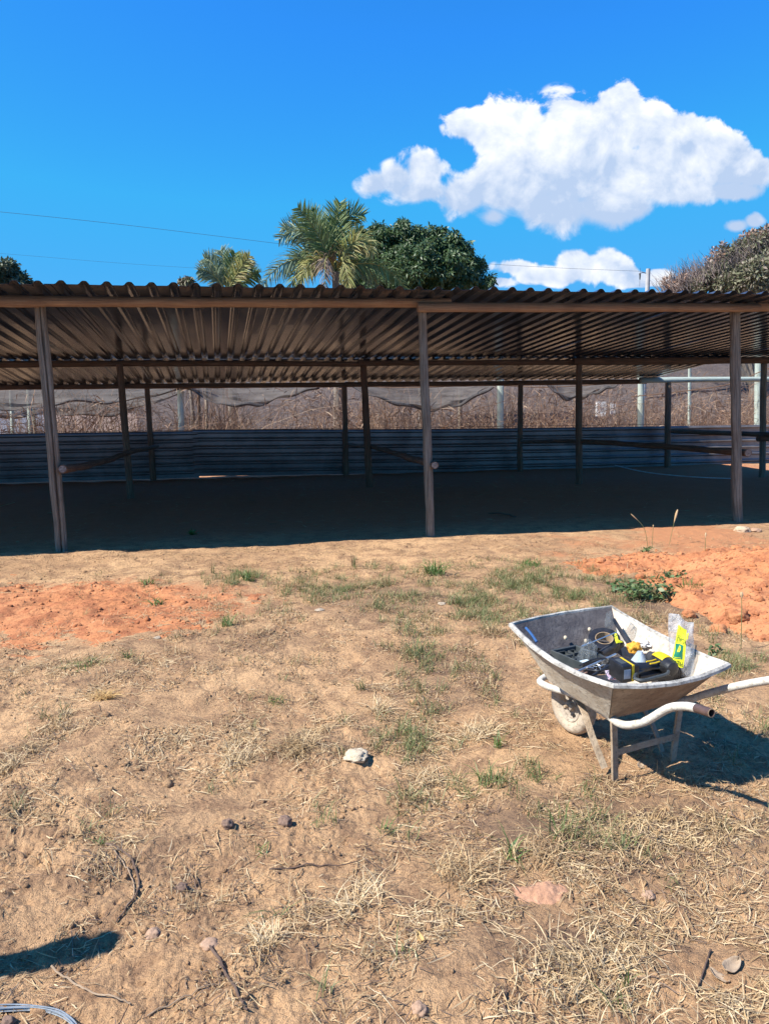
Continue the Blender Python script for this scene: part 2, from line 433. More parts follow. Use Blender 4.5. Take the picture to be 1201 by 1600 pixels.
# ------------------------------------------------------------------ ground
def wpatch(px, py, rx, ry, a):     # a patch of ground laid out from its place and size in view, kept as world numbers
    c = at(px, py); l = at(px - rx, py); n_ = at(px, py + ry); f_ = at(px, max(py - ry, 700))
    return (c.x, (n_.y + f_.y) / 2, abs(c.x - l.x), (f_.y - n_.y) / 2, a)
def gauss(x, y, L):
    r = np.zeros_like(x)
    for (cx, cy, rx, ry, a) in L: r = np.maximum(r, a * np.exp(-(((x - cx) / rx) ** 2 + ((y - cy) / ry) ** 2)))
    return r
OR = [wpatch(1190, 880, 130, 75, 1.2), wpatch(120, 950, 300, 45, .95), wpatch(960, 850, 170, 22, .55), wpatch(880, 866, 50, 8, .6), wpatch(560, 870, 60, 12, .25)]
LI = [wpatch(1000, 1300, 230, 90, .8), wpatch(830, 1280, 130, 60, .8), wpatch(1050, 940, 120, 40, .9), wpatch(640, 940, 260, 50, .55), wpatch(700, 1060, 110, 70, .6),
      wpatch(470, 1160, 110, 30, .7), wpatch(560, 1390, 90, 40, .55), wpatch(880, 1480, 230, 80, .6), wpatch(60, 1170, 60, 40, .6), wpatch(200, 1340, 110, 80, .5),
      wpatch(400, 1010, 130, 30, .45), wpatch(150, 1060, 150, 20, .4), wpatch(800, 910, 90, 30, .5), wpatch(400, 1480, 120, 40, .4)]
TREAD = [(-.62, 3.45, .75, .28, .2), (-.95, 2.35, .35, .30, .9), (-.85, 1.95, .5, .16, .5), (-.25, 2.05, .3, .15, .3), (.0, 3.75, .5, .2, -.2)]
def hgt(x, y):
    h = .045 * fbm(x * .45, y * .45, 3, 3) + .027 * fbm(x * 1.9, y * 1.9, 11, 4) 
    near = np.exp(-np.maximum(y - 3.0, 0) / 5.0)
    rough = np.clip(.55 + .9 * pn(x * 1.1 + 5, y * 1.1, 31), .15, 1.3)
    h = h + near * rough * (.014 * fbm(x * 9, y * 9, 23, 3) - .012 * np.abs(pn(x * 22, y * 22, 41)) + .006 * pn(x * 48, y * 48, 47) + .003 * pn(x * 95, y * 95, 49))
    for (cx_, cy_, rx_, ry_, an) in TREAD:
        g_ = np.exp(-(((x - cx_) / rx_) ** 2 + ((y - cy_) / ry_) ** 2) ** 2)
        a_ = x * math.cos(an) + y * math.sin(an); b_ = -x * math.sin(an) + y * math.cos(an)
        lug = np.maximum(0, np.sin(2 * np.pi * a_ / .062 + 1.6 * np.sin(b_ * 40))) * np.maximum(0, np.sin(2 * np.pi * b_ / .075 + 1.1 * pn(a_ * 9, b_ * 9, 5))) 
        h = h - g_ * .011 * lug ** .7 * np.clip(.4 + pn(x * 6, y * 6, 77) * 2, 0, 1)
    q = np.clip(gauss(x, y, OR), 0, 1)
    h = h + q * .018 * fbm(x * 5, y * 5, 61, 4)
    flat = np.clip((y - 7.5) / 1.5, 0, 1) * .55
    return h * (1 - flat)
def grid_ground():
    ys = np.concatenate([[-40, -15, -5, -1, .5, 1.0], np.geomspace(1.35, 10.5, 640), np.geomspace(10.9, 30, 60), [34, 40, 50, 65, 90, 140, 220, 400]])
    s = np.concatenate([[-9, -6, -4, -2.6, -1.8, -1.4, -1.2], np.linspace(-1.06, 1.06, 620), [1.2, 1.4, 1.8, 2.6, 4, 6, 9]])
    hw = np.maximum(.55 * ys + .12, .75)
    X = hw[:, None] * s[None, :]; Y = np.repeat(ys[:, None], len(s), 1)
    Z = hgt(X, Y)
    n, m = X.shape
    V = np.stack([X, Y, Z], -1).reshape(-1, 3)
    i = np.arange(n - 1)[:, None] * m + np.arange(m - 1)[None, :]
    Fc = np.stack([i, i + 1, i + m + 1, i + m], -1).reshape(-1, 4)
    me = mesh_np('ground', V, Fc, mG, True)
    a = me.attributes.new('orange', 'FLOAT', 'POINT'); a.data.foreach_set('value', np.clip(gauss(X, Y, OR), 0, 1).ravel().astype(np.float32))
    b = me.attributes.new('litter', 'FLOAT', 'POINT'); b.data.foreach_set('value', np.clip(gauss(X, Y, LI), 0, 1).ravel().astype(np.float32))
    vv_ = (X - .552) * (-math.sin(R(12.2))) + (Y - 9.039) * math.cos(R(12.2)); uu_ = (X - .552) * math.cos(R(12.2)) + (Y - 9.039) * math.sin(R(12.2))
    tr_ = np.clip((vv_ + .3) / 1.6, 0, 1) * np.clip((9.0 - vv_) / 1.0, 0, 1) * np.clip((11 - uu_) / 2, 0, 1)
    b = me.attributes.new('shade_warmth', 'FLOAT', 'POINT'); b.data.foreach_set('value', (tr_ * tr_ * (3 - 2 * tr_)).ravel().astype(np.float32))  # mask for the shade tone painted on the floor under the roof
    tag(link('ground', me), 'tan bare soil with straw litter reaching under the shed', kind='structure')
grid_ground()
def H(x, y): return float(hgt(np.array([x]), np.array([y]))[0])
def G(px, py):                       # point on the ground at a place in view
    p = at(px, py); p.z = H(p.x, p.y); return p

# soil mound on the right and scraped orange patch on the left: their own height sheets that sink under the ground at the edge
def heap(name, x0, x1, y0, y1, nx, ny, hfun, mat, label):
    xs = np.linspace(x0, x1, nx); ys = np.linspace(y0, y1, ny); X, Y = np.meshgrid(xs, ys)
    Z = hgt(X, Y) + hfun(X, Y)
    i = np.arange(ny - 1)[:, None] * nx + np.arange(nx - 1)[None, :]
    Fc = np.stack([i, i + 1, i + nx + 1, i + nx], -1).reshape(-1, 4)
    me = mesh_np(name, np.stack([X, Y, Z], -1).reshape(-1, 3), Fc, mat, True)
    return tag(link(name, me), label, kind='stuff')
def mound_h(X, Y):
    d = np.sqrt(((X - 4.1) / 1.95) ** 2 + ((Y - 6.2) / 1.75) ** 2) + .16 * fbm(X * 1.3, Y * 1.3, 5, 3)
    d2 = np.sqrt(((X - 3.5) / 1.9) ** 2 + ((Y - 7.35) / .85) ** 2) + .22 * fbm(X * 1.7, Y * 1.7, 6, 4)
    b = np.maximum(0.50 * np.clip(1 - d, -.6, 1), .11 * np.clip(1 - d2, -.8, 1))
    cl = np.clip(fbm(X * 6, Y * 6, 71, 4, .62), -1, 1)
    return b + .022 * cl * np.clip(.5 + pn(X * .9, Y * .9, 2), .15, 1) + .010 * fbm(X * 14, Y * 14, 77, 3) + .008 * np.abs(pn(X * 38, Y * 38, 79)) - .02
heap('soil_mound', 1.2, 6.6, 4.0, 8.7, 460, 400, mound_h, mOr, 'mound of loose orange soil clods at the right edge')
def patch_h(X, Y):
    d = np.sqrt(((X + 2.85) / 1.75) ** 2 + ((Y - 5.85) / .98) ** 2) + .22 * fbm(X * 1.6, Y * 1.6, 15, 4)
    return .030 * np.clip(1 - d, -.8, 1) + .010 * fbm(X * 3.5, Y * 6, 81, 5, .6) + .004 * np.abs(fbm(X * 20, Y * 20, 87, 2)) - .004
heap('soil_patch', -5.6, -.7, 4.3, 7.5, 420, 300, patch_h, mOr, 'scraped patch of orange soil on the left in front of the shed')

# ------------------------------------------------------------------ clods / stones
def ico():
    p = (1 + 5 ** .5) / 2
    v = np.array([(-1, p, 0), (1, p, 0), (-1, -p, 0), (1, -p, 0), (0, -1, p), (0, 1, p), (0, -1, -p), (0, 1, -p), (p, 0, -1), (p, 0, 1), (-p, 0, -1), (-p, 0, 1)], float)
    v /= np.linalg.norm(v[0])
    f = np.array([(0, 11, 5), (0, 5, 1), (0, 1, 7), (0, 7, 10), (0, 10, 11), (1, 5, 9), (5, 11, 4), (11, 10, 2), (10, 7, 6), (7, 1, 8), (3, 9, 4), (3, 4, 2), (3, 2, 6), (3, 6, 8), (3, 8, 9), (4, 9, 5), (2, 4, 11), (6, 2, 10), (8, 6, 7), (9, 8, 1)])
    return v, f
IV, IF = ico()
def clods(name, pos, size, mat, label, cat=None):
    n = len(pos)
    V = IV[None] * (1 + .35 * rng.uniform(-1, 1, (n, 12, 1))) * size[:, None, None] * rng.uniform(.65, 1.25, (n, 1, 3)) * np.array([1, 1, .75])
    V = V + pos[:, None, :]
    Fc = (IF[None] + (np.arange(n) * 12)[:, None, None]).reshape(-1, 3)
    return tag(link(name, mesh_np(name, V.reshape(-1, 3), Fc, mat)), label, kind='stuff')
def scatter(n, L, x0, x1, y0, y1, base=.0, powy=1.6):
    out = []
    while sum(len(o) for o in out) < n:
        k = n * 6
        y = y0 + (y1 - y0) * rng.random(k) ** powy
        x = rng.uniform(x0, x1, k)
        ok = (np.abs(x) < .56 * y + .3)
        p = np.clip((gauss(x, y, L) + base) * np.clip(.55 + 1.5 * fbm(x * 3.2, y * 3.2, 91, 3), .05, 1.3), 0, 1)
        ok &= rng.random(k) < p
        out.append(np.stack([x[ok], y[ok]], 1))
    return np.concatenate(out)[:n]
n = 12000
xy = np.stack([rng.uniform(1.7, 5.6, n), rng.uniform(4.3, 8.2, n)], 1); mh = mound_h(xy[:, 0], xy[:, 1])
k = mh > -.03 + .02 * rng.random(n); xy = xy[k]; mh = mh[k]
clods('clod_scatter', np.stack([xy[:, 0], xy[:, 1], hgt(xy[:, 0], xy[:, 1]) + mh], 1), rng.gamma(1.3, .0042, len(xy)) + .002, mOr, 'small orange clods scattered over the soil mound')
n = 3000
xy = np.stack([rng.uniform(-4.8, -1.0, n), rng.uniform(4.9, 7.0, n)], 1); mh = patch_h(xy[:, 0], xy[:, 1]); k = mh > -.01; xy = xy[k]; mh = mh[k]
clods('clod_scatter', np.stack([xy[:, 0], xy[:, 1], hgt(xy[:, 0], xy[:, 1]) + mh], 1), rng.gamma(1.3, .0035, len(xy)) + .002, mOr, 'small orange clods on the scraped patch at left')
xy = scatter(38000, LI, -5, 5, 1.4, 9, .30, 1.2)
clods('soil_crumbs', np.stack([xy[:, 0], xy[:, 1], hgt(xy[:, 0], xy[:, 1]) + .001], 1), rng.gamma(1.3, .0023, len(xy)) + .001, mG, 'small crumbs of tan soil strewn over the ground')

def stone(px, py, s, mat, label, name='stone', flat=.7, cat='stone', on=None):
    c = G(px, py)
    if on is not None: c.z += float(on(np.array([c.x]), np.array([c.y]))[0])
    import bmesh
    bm = bmesh.new(); bmesh.ops.create_icosphere(bm, subdivisions=4, radius=1)
    sd = random.random() * 100
    from mathutils import noise as mn
    for v in bm.verts:
        q = v.co.normalized()
        d = 1 + .28 * mn.noise(q * 1.6 + Vector((sd, 0, 0))) + .12 * mn.noise(q * 4 + Vector((0, sd, 0))) + .03 * mn.noise(q * 11 + Vector((0, sd, 0)))
        cell = mn.voronoi(q * 1.5 + Vector((sd, sd, 0)))[0][0]
        v.co = q * d * (.9 + .2 * cell); v.co.z *= flat
    me = bpy.data.meshes.new(name); bm.to_mesh(me); bm.free(); me.materials.append(mat)
    me.polygons.foreach_set('use_smooth', np.ones(len(me.polygons), dtype=bool))
    o = link(name, me); o.location = c + Vector((0, 0, s * flat * .35)); o.scale = (s, s, s); o.rotation_euler.z = random.random() * 6
    return tag(o, label, cat)
mStone = simple('brown_stone', (.20, .12, .09), (.32, .21, .15), 3, .9, .5)
mStoneT = simple('tan_stone', (.42, .26, .17), (.52, .34, .23), 3, .9, .4)
mChip = simple('tan_chip', (.42, .33, .24), (.56, .46, .35), 3, .95, .6)
mMortar = simple('pale_mortar', (.72, .58, .40), (.86, .72, .54), 3, .95, .9)
stone(355, 1286, .022, mStone, 'brown stone left of the small dark pit in mid ground', flat=.9)
stone(445, 1276, .026, mStone, 'dark stone with a sharp shadow, upper right of the small brown stone', flat=.9)
stone(239, 1452, .022, mStoneT, 'smooth tan pebble above the dark shadow tip at lower left')
stone(283, 1378, .022, mStone, 'dark lump among twigs in the left foreground')
stone(655, 1590, .02, mStoneT, 'tan pebble at the bottom edge near the centre')
stone(328, 1476, .026, mStoneT, 'flat tan stone at the head of the long bent stick', flat=.4)
stone(1013, 1390, .022, mStoneT, 'tan pebble on the bare soil right of the pink soil patch', flat=.6)
stone(12, 1590, .018, mStone, 'dark stone beside the wire at the bottom left corner')
for (px, py, s, lb) in ((1150, 972, .075, 'largest orange clod, with a dark hollow, on the lower slope of the mound'),
                        (1150, 862, .06, 'orange clod with dark underside high on the mound'),
                        (1183, 866, .05, 'orange clod right of the dark hollow high on the mound'),
                        (938, 881, .05, 'pale orange clod at the left foot of the mound'),
                        (1062, 869, .045, 'orange clod on the mound behind the leafy weeds'),
                        (1000, 907, .045, 'rounded orange clod just above the leafy weeds'),
                        (1075, 963, .05, 'orange clod above the clear packet in the wheelbarrow'),
                        (1066, 1007, .04, 'orange clod behind the clear packet at the tray rim'),
                        (1122, 985, .06, 'orange clod between the packet and the tall stalk')):
    stone(px, py, s, mOr, lb, 'soil_clod', .8, 'clod', on=lambda a, b: np.maximum(mound_h(a, b), 0) if a[0] > 1.9 and b[0] > 4.2 else a * 0)
stone(1158, 830, .09, simple('beige_rock', (.50, .36, .24), (.62, .48, .34), 3, .9, .4), 'beige rock behind the mound below the right front post', 'rock', .5, 'rock')
stone(1180, 830, .06, mStoneT, 'small tan rock right of the beige rock behind the mound', 'rock', .5, 'rock')
# broken mortar chunk
stone(556, 1182, .055, mMortar, 'pale broken mortar chunk in the middle of the yard', 'mortar_chunk', .45, 'mortar')
stone(246, 1003, .025, mChip, 'pale flat stone below the orange patch', 'stone', .4)
stone(500, 962, .035, mChip, 'pale chip lying among the weeds left of centre', 'stone', .35)
stone(690, 950, .03, mChip, 'pale chip in the weeds behind the wheelbarrow front', 'stone', .35)
def pinkp(X, Y):
    c = at(842, 1388); d = np.sqrt(((X - c.x) / .085) ** 2 + ((Y - c.y) / .06) ** 2) + .25 * fbm(X * 12, Y * 12, 5, 3)
    return .02 * np.clip(1 - d, -1, 1) + .002 * fbm(X * 60, Y * 60, 9, 2)
c = at(842, 1388)
heap('soil_patch', c.x - .16, c.x + .16, c.y - .14, c.y + .14, 90, 90, pinkp, mPk, 'small patch of pink soil in the right foreground')

# ------------------------------------------------------------------ the shed
ANG = R(12.2); ORG = Vector((.552, 9.039, 0))
Uu = Vector((math.cos(ANG), math.sin(ANG), 0)); Vv = Vector((-Uu.y, Uu.x, 0))
def sv(u, v, z=0): return ORG + Uu * u + Vv * v + Vector((0, 0, z))
def log(name, pts, rad, mat, parent, n=14, seed=0, notch=None, wob=.006):
    rs = random.Random(seed); pts = [Vector(p) for p in pts]
    fine = []
    L = sum((pts[i + 1] - pts[i]).length for i in range(len(pts) - 1))
    m = max(6, int(L / .25))
    cat = catmull(pts, max(2, m // max(1, len(pts) - 1)))
    for i, p in enumerate(cat):
        w = 0 if i in (0, len(cat) - 1) else wob
        fine.append(p + Vector((rs.uniform(-w, w), rs.uniform(-w, w), rs.uniform(-w, w) * .5)))
    if not hasattr(rad, '__len__'): rad = (rad, rad)
    rr = [rad[0] + (rad[1] - rad[0]) * i / (len(fine) - 1) + rs.uniform(-.0035, .0035) for i in range(len(fine))]
    ph = rs.random() * 6
    if notch is not None: n = 36
    def rf(i, j):
        a = 2 * math.pi * j / n; r = 1 + .05 * math.sin(2 * a + ph + i * .1) + .03 * math.sin(3 * a + ph * 2 + i * .17)
        if notch is not None:
            d = (a - notch - .12 * math.sin(i * .35) + math.pi) % (2 * math.pi) - math.pi; r *= 1 - .75 * math.exp(-(d / .16) ** 2)
        return r
    b = MB(); b.tube(fine, rr, n, True, rf)
    o = b.build(name, mat, parent, True)
    me = o.data; g = me.attributes.new('grain', 'FLOAT_VECTOR', 'POINT')
    V = np.zeros((len(me.vertices), 3), np.float32)
    for i in range(len(fine)):
        for j in range(n):
            a = 2 * math.pi * j / n
            V[i * n + j] = (math.cos(a) * rr[i] * 55 + seed * 7.3, math.sin(a) * rr[i] * 55, i * L / len(fine) * 2.2)
    g.data.foreach_set('vector', V.ravel())
    return o
shed = tag(empty('open_shed'), 'long open shed of wooden posts under a low corrugated metal roof', 'shed')
def post(base, top, r, seed, mat=mPost, notch=None, mid=0.0, parent=shed):
    b = Vector(base); tp = Vector(top); b.z = H(b.x, b.y) - .12
    m = (b + tp) / 2 + Uu * mid
    return log('post', [b, m, tp], (r * 1.04, r * .93), mat, parent, seed=seed, notch=notch)
# front row (base from its foot, top where it meets the beam)
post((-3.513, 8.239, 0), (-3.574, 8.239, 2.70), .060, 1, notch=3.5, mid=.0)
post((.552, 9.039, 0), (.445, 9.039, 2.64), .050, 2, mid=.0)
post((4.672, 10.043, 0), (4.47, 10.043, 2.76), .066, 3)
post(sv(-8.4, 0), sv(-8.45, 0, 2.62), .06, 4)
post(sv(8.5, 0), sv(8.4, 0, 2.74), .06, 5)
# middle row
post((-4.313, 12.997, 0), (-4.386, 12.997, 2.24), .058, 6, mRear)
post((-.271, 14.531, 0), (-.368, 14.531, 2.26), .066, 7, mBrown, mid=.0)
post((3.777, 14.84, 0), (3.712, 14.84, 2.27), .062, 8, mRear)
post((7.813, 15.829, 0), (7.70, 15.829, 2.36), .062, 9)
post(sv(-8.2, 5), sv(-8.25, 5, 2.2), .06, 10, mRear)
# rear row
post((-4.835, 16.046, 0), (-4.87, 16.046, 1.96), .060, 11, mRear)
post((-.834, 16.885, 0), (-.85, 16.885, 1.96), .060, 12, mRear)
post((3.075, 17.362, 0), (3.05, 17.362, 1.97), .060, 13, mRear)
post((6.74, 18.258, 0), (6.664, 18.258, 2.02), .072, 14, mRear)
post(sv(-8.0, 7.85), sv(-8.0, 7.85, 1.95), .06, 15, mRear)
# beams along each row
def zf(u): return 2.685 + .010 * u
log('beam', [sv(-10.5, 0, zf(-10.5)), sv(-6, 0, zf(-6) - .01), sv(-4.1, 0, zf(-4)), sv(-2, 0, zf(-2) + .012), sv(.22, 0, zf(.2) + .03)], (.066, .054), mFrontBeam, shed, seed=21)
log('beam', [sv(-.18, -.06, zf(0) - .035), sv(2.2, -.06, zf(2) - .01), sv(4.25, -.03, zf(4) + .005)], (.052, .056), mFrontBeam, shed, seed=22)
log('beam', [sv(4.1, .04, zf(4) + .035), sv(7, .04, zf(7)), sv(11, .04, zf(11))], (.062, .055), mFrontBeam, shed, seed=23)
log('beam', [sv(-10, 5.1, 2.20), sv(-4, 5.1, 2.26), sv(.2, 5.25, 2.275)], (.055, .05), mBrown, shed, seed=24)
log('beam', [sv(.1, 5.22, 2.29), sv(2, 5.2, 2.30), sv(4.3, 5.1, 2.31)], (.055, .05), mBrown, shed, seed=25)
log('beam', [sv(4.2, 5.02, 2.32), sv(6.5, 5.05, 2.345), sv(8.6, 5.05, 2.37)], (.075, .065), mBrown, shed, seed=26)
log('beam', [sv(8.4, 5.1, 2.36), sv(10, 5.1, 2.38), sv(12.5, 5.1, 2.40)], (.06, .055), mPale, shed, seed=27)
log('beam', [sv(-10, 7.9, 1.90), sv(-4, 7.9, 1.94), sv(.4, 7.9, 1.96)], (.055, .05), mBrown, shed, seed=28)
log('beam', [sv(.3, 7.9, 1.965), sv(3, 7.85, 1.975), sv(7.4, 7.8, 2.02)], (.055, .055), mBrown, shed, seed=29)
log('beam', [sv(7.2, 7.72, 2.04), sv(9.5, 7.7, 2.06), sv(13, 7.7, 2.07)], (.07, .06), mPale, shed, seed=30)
# side rails running from the front row to the rear row
log('rail', [atY(98, 733, 8.16), atY(160, 722, 10.8), atY(202, 707, 12.9), atY(246, 697, 15.9)], (.046, .034), mBrown, shed, seed=31, wob=.012)
log('rail', [atY(679, 727, 8.95), atY(635, 714, 11.4), atY(588, 700, 14.35), atY(545, 695, 16.75)], (.048, .036), mBrown, shed, seed=32, wob=.012)
log('rail', [atY(1168, 708, 10.0), atY(1050, 699, 12.2), atY(915, 690, 14.7), atY(815, 690, 17.2)], (.050, .040), mBrown, shed, seed=33, wob=.012)
log('rail', [sv(8.0, 7.6, .86), sv(8.6, 4.0, .88), sv(8.9, .1, .92)], (.05, .055), mBrown, shed, seed=34)
log('rail', [sv(8.30, 5.0, .80), sv(10.5, 5.1, .84)], (.07, .065), mBrown, shed, seed=35)
log('prop', [sv(8.95, 4.6, .0), sv(9.1, 4.4, .95)], (.03, .028), mBrown, shed, seed=36)
# pale cut ends of two rails
for o_ in [c_ for c_ in shed.children if c_.name.startswith('rail')][:3]:
    e0_ = o_.data.vertices[0].co
    ring_ = [o_.data.vertices[j].co.copy() for j in range(14)]; ce_ = sum(ring_, Vector()) / 14
    nx_ = sum((o_.data.vertices[14 + j].co.copy() for j in range(14)), Vector()) / 14; d_ = (ce_ - nx_).normalized()
    b = MB(); b.tube([ce_ + d_ * .001, ce_ + d_ * .004], [(ring_[0] - ce_).length * .8] * 2, 12); b.build('cut_end', simple('cut_wood_face', (.20, .15, .12), (.46, .38, .32), 60, .9, .3), o_)
mCut = simple('cut_wood_end', (.34, .26, .22), (.50, .42, .36), 30, .9, .3)
# roof sheets
PIT = .212; HR = .036
def sheet_profile(n, w0=0.0):
    pts = []
    for i in range(n):
        x = i * PIT
        pts += [(x, 0), (x + .098, 0), (x + .114, .008), (x + .136, HR - .005), (x + .150, HR), (x + .172, HR), (x + .186, HR - .005), (x + .206, .008)]
    pts.append((n * PIT, 0)); pts.append((n * PIT + .06, 0.0))
    return pts
def roof_mesh(n, v0, v1, z0, z1, name, seed):
    b = MB(); rs = random.Random(seed); rows = []
    K = 8
    for k in range(K + 1):
        tt = k / K; v = v0 + (v1 - v0) * tt; z = z0 + (z1 - z0) * tt
        w = .004 * math.sin(k * 1.7 + seed) 
        rows.append([Uu * x + Vv * v + Vector((0, 0, z + h + w * math.sin(x * 3 + seed) + .010 * x)) for x, h in sheet_profile(n)])
    b.quad_grid(rows)
    rows2 = [[p - Vector((0, 0, .0012)) for p in r] for r in (rows[0], rows[-1])]
    b.quad_grid([rows[0], rows2[0]]); 
    return mesh_np(name, b.v, b.f, mRoof, False)
NP = 5; WS = NP * PIT
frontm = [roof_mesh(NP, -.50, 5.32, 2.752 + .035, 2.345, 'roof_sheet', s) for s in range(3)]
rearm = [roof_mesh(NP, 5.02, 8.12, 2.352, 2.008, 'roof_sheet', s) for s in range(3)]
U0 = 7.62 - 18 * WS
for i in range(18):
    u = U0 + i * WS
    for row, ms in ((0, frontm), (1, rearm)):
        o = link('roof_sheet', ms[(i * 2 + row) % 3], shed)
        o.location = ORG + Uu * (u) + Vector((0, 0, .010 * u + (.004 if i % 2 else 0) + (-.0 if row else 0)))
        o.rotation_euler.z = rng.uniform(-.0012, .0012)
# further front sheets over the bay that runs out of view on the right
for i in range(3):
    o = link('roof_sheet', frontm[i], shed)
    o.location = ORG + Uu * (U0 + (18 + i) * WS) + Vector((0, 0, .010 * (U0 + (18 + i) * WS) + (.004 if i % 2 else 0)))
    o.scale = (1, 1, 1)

# ------------------------------------------------------------------ corrugated fence along the rear row
fence = tag(empty('corrugated_fence', sv(0, 8.05)), 'low fence of blue-grey corrugated sheets along the back of the shed', 'fence')
def fence_sheet(u0_, u1, zl, zr, v, seed):
    prof = []
    z = 0.0
    while z < .99:
        prof += [(z, 0), (z + .075, 0), (z + .09, -.012), (z + .105, -.030), (z + .125, -.030), (z + .14, -.012)]; z += .165
    prof.append((z, 0))
    n = 14; rows = []; rs = random.Random(seed)
    for k in range(n + 1):
        tt = k / n; u = u0_ + (u1 - u0_) * tt
        wv = .008 * math.sin(u * 2.3 + seed) + .004 * math.sin(u * 7 + seed)
        rows.append([sv(u, v + d + wv + .015 * math.sin(zz * 3 + seed), zz * 1.0 + zl + (zr - zl) * tt) - sv(0, 8.05) for zz, d in prof])
    b = MB(); b.quad_grid(rows)
    return b.build('sheet', mFence, fence)
fence_sheet(-11.5, -7.2, .02, .00, 8.05, 1); fence_sheet(-7.3, -2.85, .02, .02, 8.054, 2); fence_sheet(-2.95, 2.0, .050, -.01, 8.05, 3)
fence_sheet(1.85, 3.4, -.01, -.02, 8.058, 4); fence_sheet(3.3, 7.0, -.02, -.03, 8.05, 5); fence_sheet(6.7, 11.2, -.03, -.03, 8.056, 6); fence_sheet(11, 15.5, -.03, -.03, 8.05, 7)
b = MB(); b.tube([sv(u, 8.0, 1.035 - .06 * (u + 8) / 20 * .6) - sv(0, 8.05) for u in np.linspace(-11, 15, 14)], .005, 6); b.build('top_wire', mBrown, fence)

# items on the shaded floor
b = MB(); pts = catmull([at(960, 727, .12), at(1010, 738, .1), at(1080, 745, .05), at(1150, 748, .04)], 6); b.tube(pts, .011, 6)
tag(b.build('hose', mWhiteP, None, True), 'pale thin hose sagging above the floor at the back right', 'hose')
b = MB(); pts = catmull([G(762, 803), G(785, 806) + Vector((0, 0, .03)), G(806, 809)], 5); b.tube(pts, [.012] * len(pts), 6)
tag(b.build('stick', mBrown, None, True), 'dark stick lying on the shaded shed floor', 'stick')
c0 = G(300, 836)
N = 26; C = np.zeros((N, 4, 3)); 
for i in range(N):
    a = rng.uniform(0, 6.28); e = rng.uniform(.3, 1.2); L_ = rng.uniform(.06, .15)
    dvec = np.array([math.cos(a) * math.cos(e), math.sin(a) * math.cos(e), math.sin(e)])
    for k in range(4): C[i, k] = np.array(c0) + dvec * L_ * k / 3 + np.array([0, 0, -.04 * (k / 3) ** 2])
tag(ribbons('weed_sprig', C, np.array([[.004, .012, .01, .001]] * N), np.stack([rng.normal(0, 1, N), rng.normal(0, 1, N), rng.normal(0, .3, N)], 1) * .7, mGrassG), 'small green sprig on the shaded floor near the left post', 'weed')
b = MB(); p0 = G(-30, 800); p1 = G(24, 786); sd = Vector((0, .07, 0))  # pale slab stands in for sunlight falling on the floor
b.poly_prism([p0 - sd, p1, p0 + sd * 2], (0, 0, .012)); tag(b.build('sun_sliver', mStrawP), 'thin pale slab for a sliver of sunlight on the floor at the left edge', 'leaf')

# ------------------------------------------------------------------ behind the shed
# hill
def hill():
    xs = np.linspace(-90, 90, 180); ys = np.concatenate([np.linspace(27, 60, 50), np.linspace(63, 150, 30)])
    X, Y = np.meshgrid(xs, ys)
    tt = np.clip((Y - 30) / 38, 0, 1); tt = tt * tt * (3 - 2 * tt)
    Z = -.35 + tt * (7.6 + 1.2 * pn(X * .03, Y * 0 + 3, 3)) + tt * .7 * fbm(X * .3, Y * .3, 9, 4) 
    n, m = X.shape; i = np.arange(n - 1)[:, None] * m + np.arange(m - 1)[None, :]
    m_, t = new_mat('dry_hillside'); P = world_co(t)
    a = t.noise(P, .7, 8, .75, .6); b_ = t.noise(P, 3.5, 6, .8, .6)
    c = t.mix(t.ramp(a, .38, .62), (.16, .12, .11), (.24, .185, .165)); c = t.mix(t.math('MULTIPLY', t.ramp(b_, .5, .7), .6), c, (.13, .10, .10))
    finish(t, c, 1.0, b_, 1.0, .5)
    tag(link('hill', mesh_np('hill', np.stack([X, Y, Z], -1).reshape(-1, 3), np.stack([i, i + 1, i + m + 1, i + m], -1).reshape(-1, 4), m_, True)), 'dry mauve-grey hillside behind the yard', kind='structure')
hill()
# dry brush
def brush(n, v0, v1, umin, umax, hmax, name, label, dens):
    u = rng.uniform(umin, umax, n * 3); keep = rng.random(n * 3) < np.clip(.38 + 1.7 * pn(u * .65, u * 0 + dens, dens), .06, 1); u = u[keep][:n]; n = len(u)
    v = rng.uniform(v0, v1, n)
    hl = hmax * rng.uniform(.3, 1.0, n) * np.clip(.9 + 1.0 * pn(u * .55, u * 0 + 9, 4 + dens), .4, 1.25)
    K = 6; C = np.zeros((n, K, 3))
    a = rng.uniform(0, 2 * np.pi, n); lean = rng.uniform(.05, 1.5, n); curl = rng.uniform(-1.5, 1.8, n)
    O = np.array(ORG); U_ = np.array(Uu); V_ = np.array(Vv)
    base = O + u[:, None] * U_ + v[:, None] * V_
    for k in range(K):
        tt = k / (K - 1)
        C[:, k] = base + (np.stack([np.cos(a), np.sin(a) * .5, 0 * a], 1) * (lean * hl * (tt + curl * tt * tt))[:, None]) + np.stack([0 * a, 0 * a, hl * (tt * 1.25 - .35 * tt ** 3 * (1 + curl * .5))], 1) + rng.normal(0, .06, (n, 3))
    Wd = np.linspace(1, .3, K)[None] * rng.uniform(.002, .011, n)[:, None]
    side = np.stack([rng.normal(1, .4, n), rng.normal(0, .4, n), rng.normal(0, .6, n)], 1); side /= np.linalg.norm(side, axis=1)[:, None]
    tag(ribbons(name, C, Wd, side, mBrush), label, kind='stuff')
brush(5200, 10.2, 15, -13, 17, 2.3, 'dry_brush', 'tangle of dry leafless brush beyond the sheet fence', 1)
brush(3800, 15.5, 22, -16, 24, 2.9, 'dry_brush', 'deeper dry brush behind the shade net posts', 5)
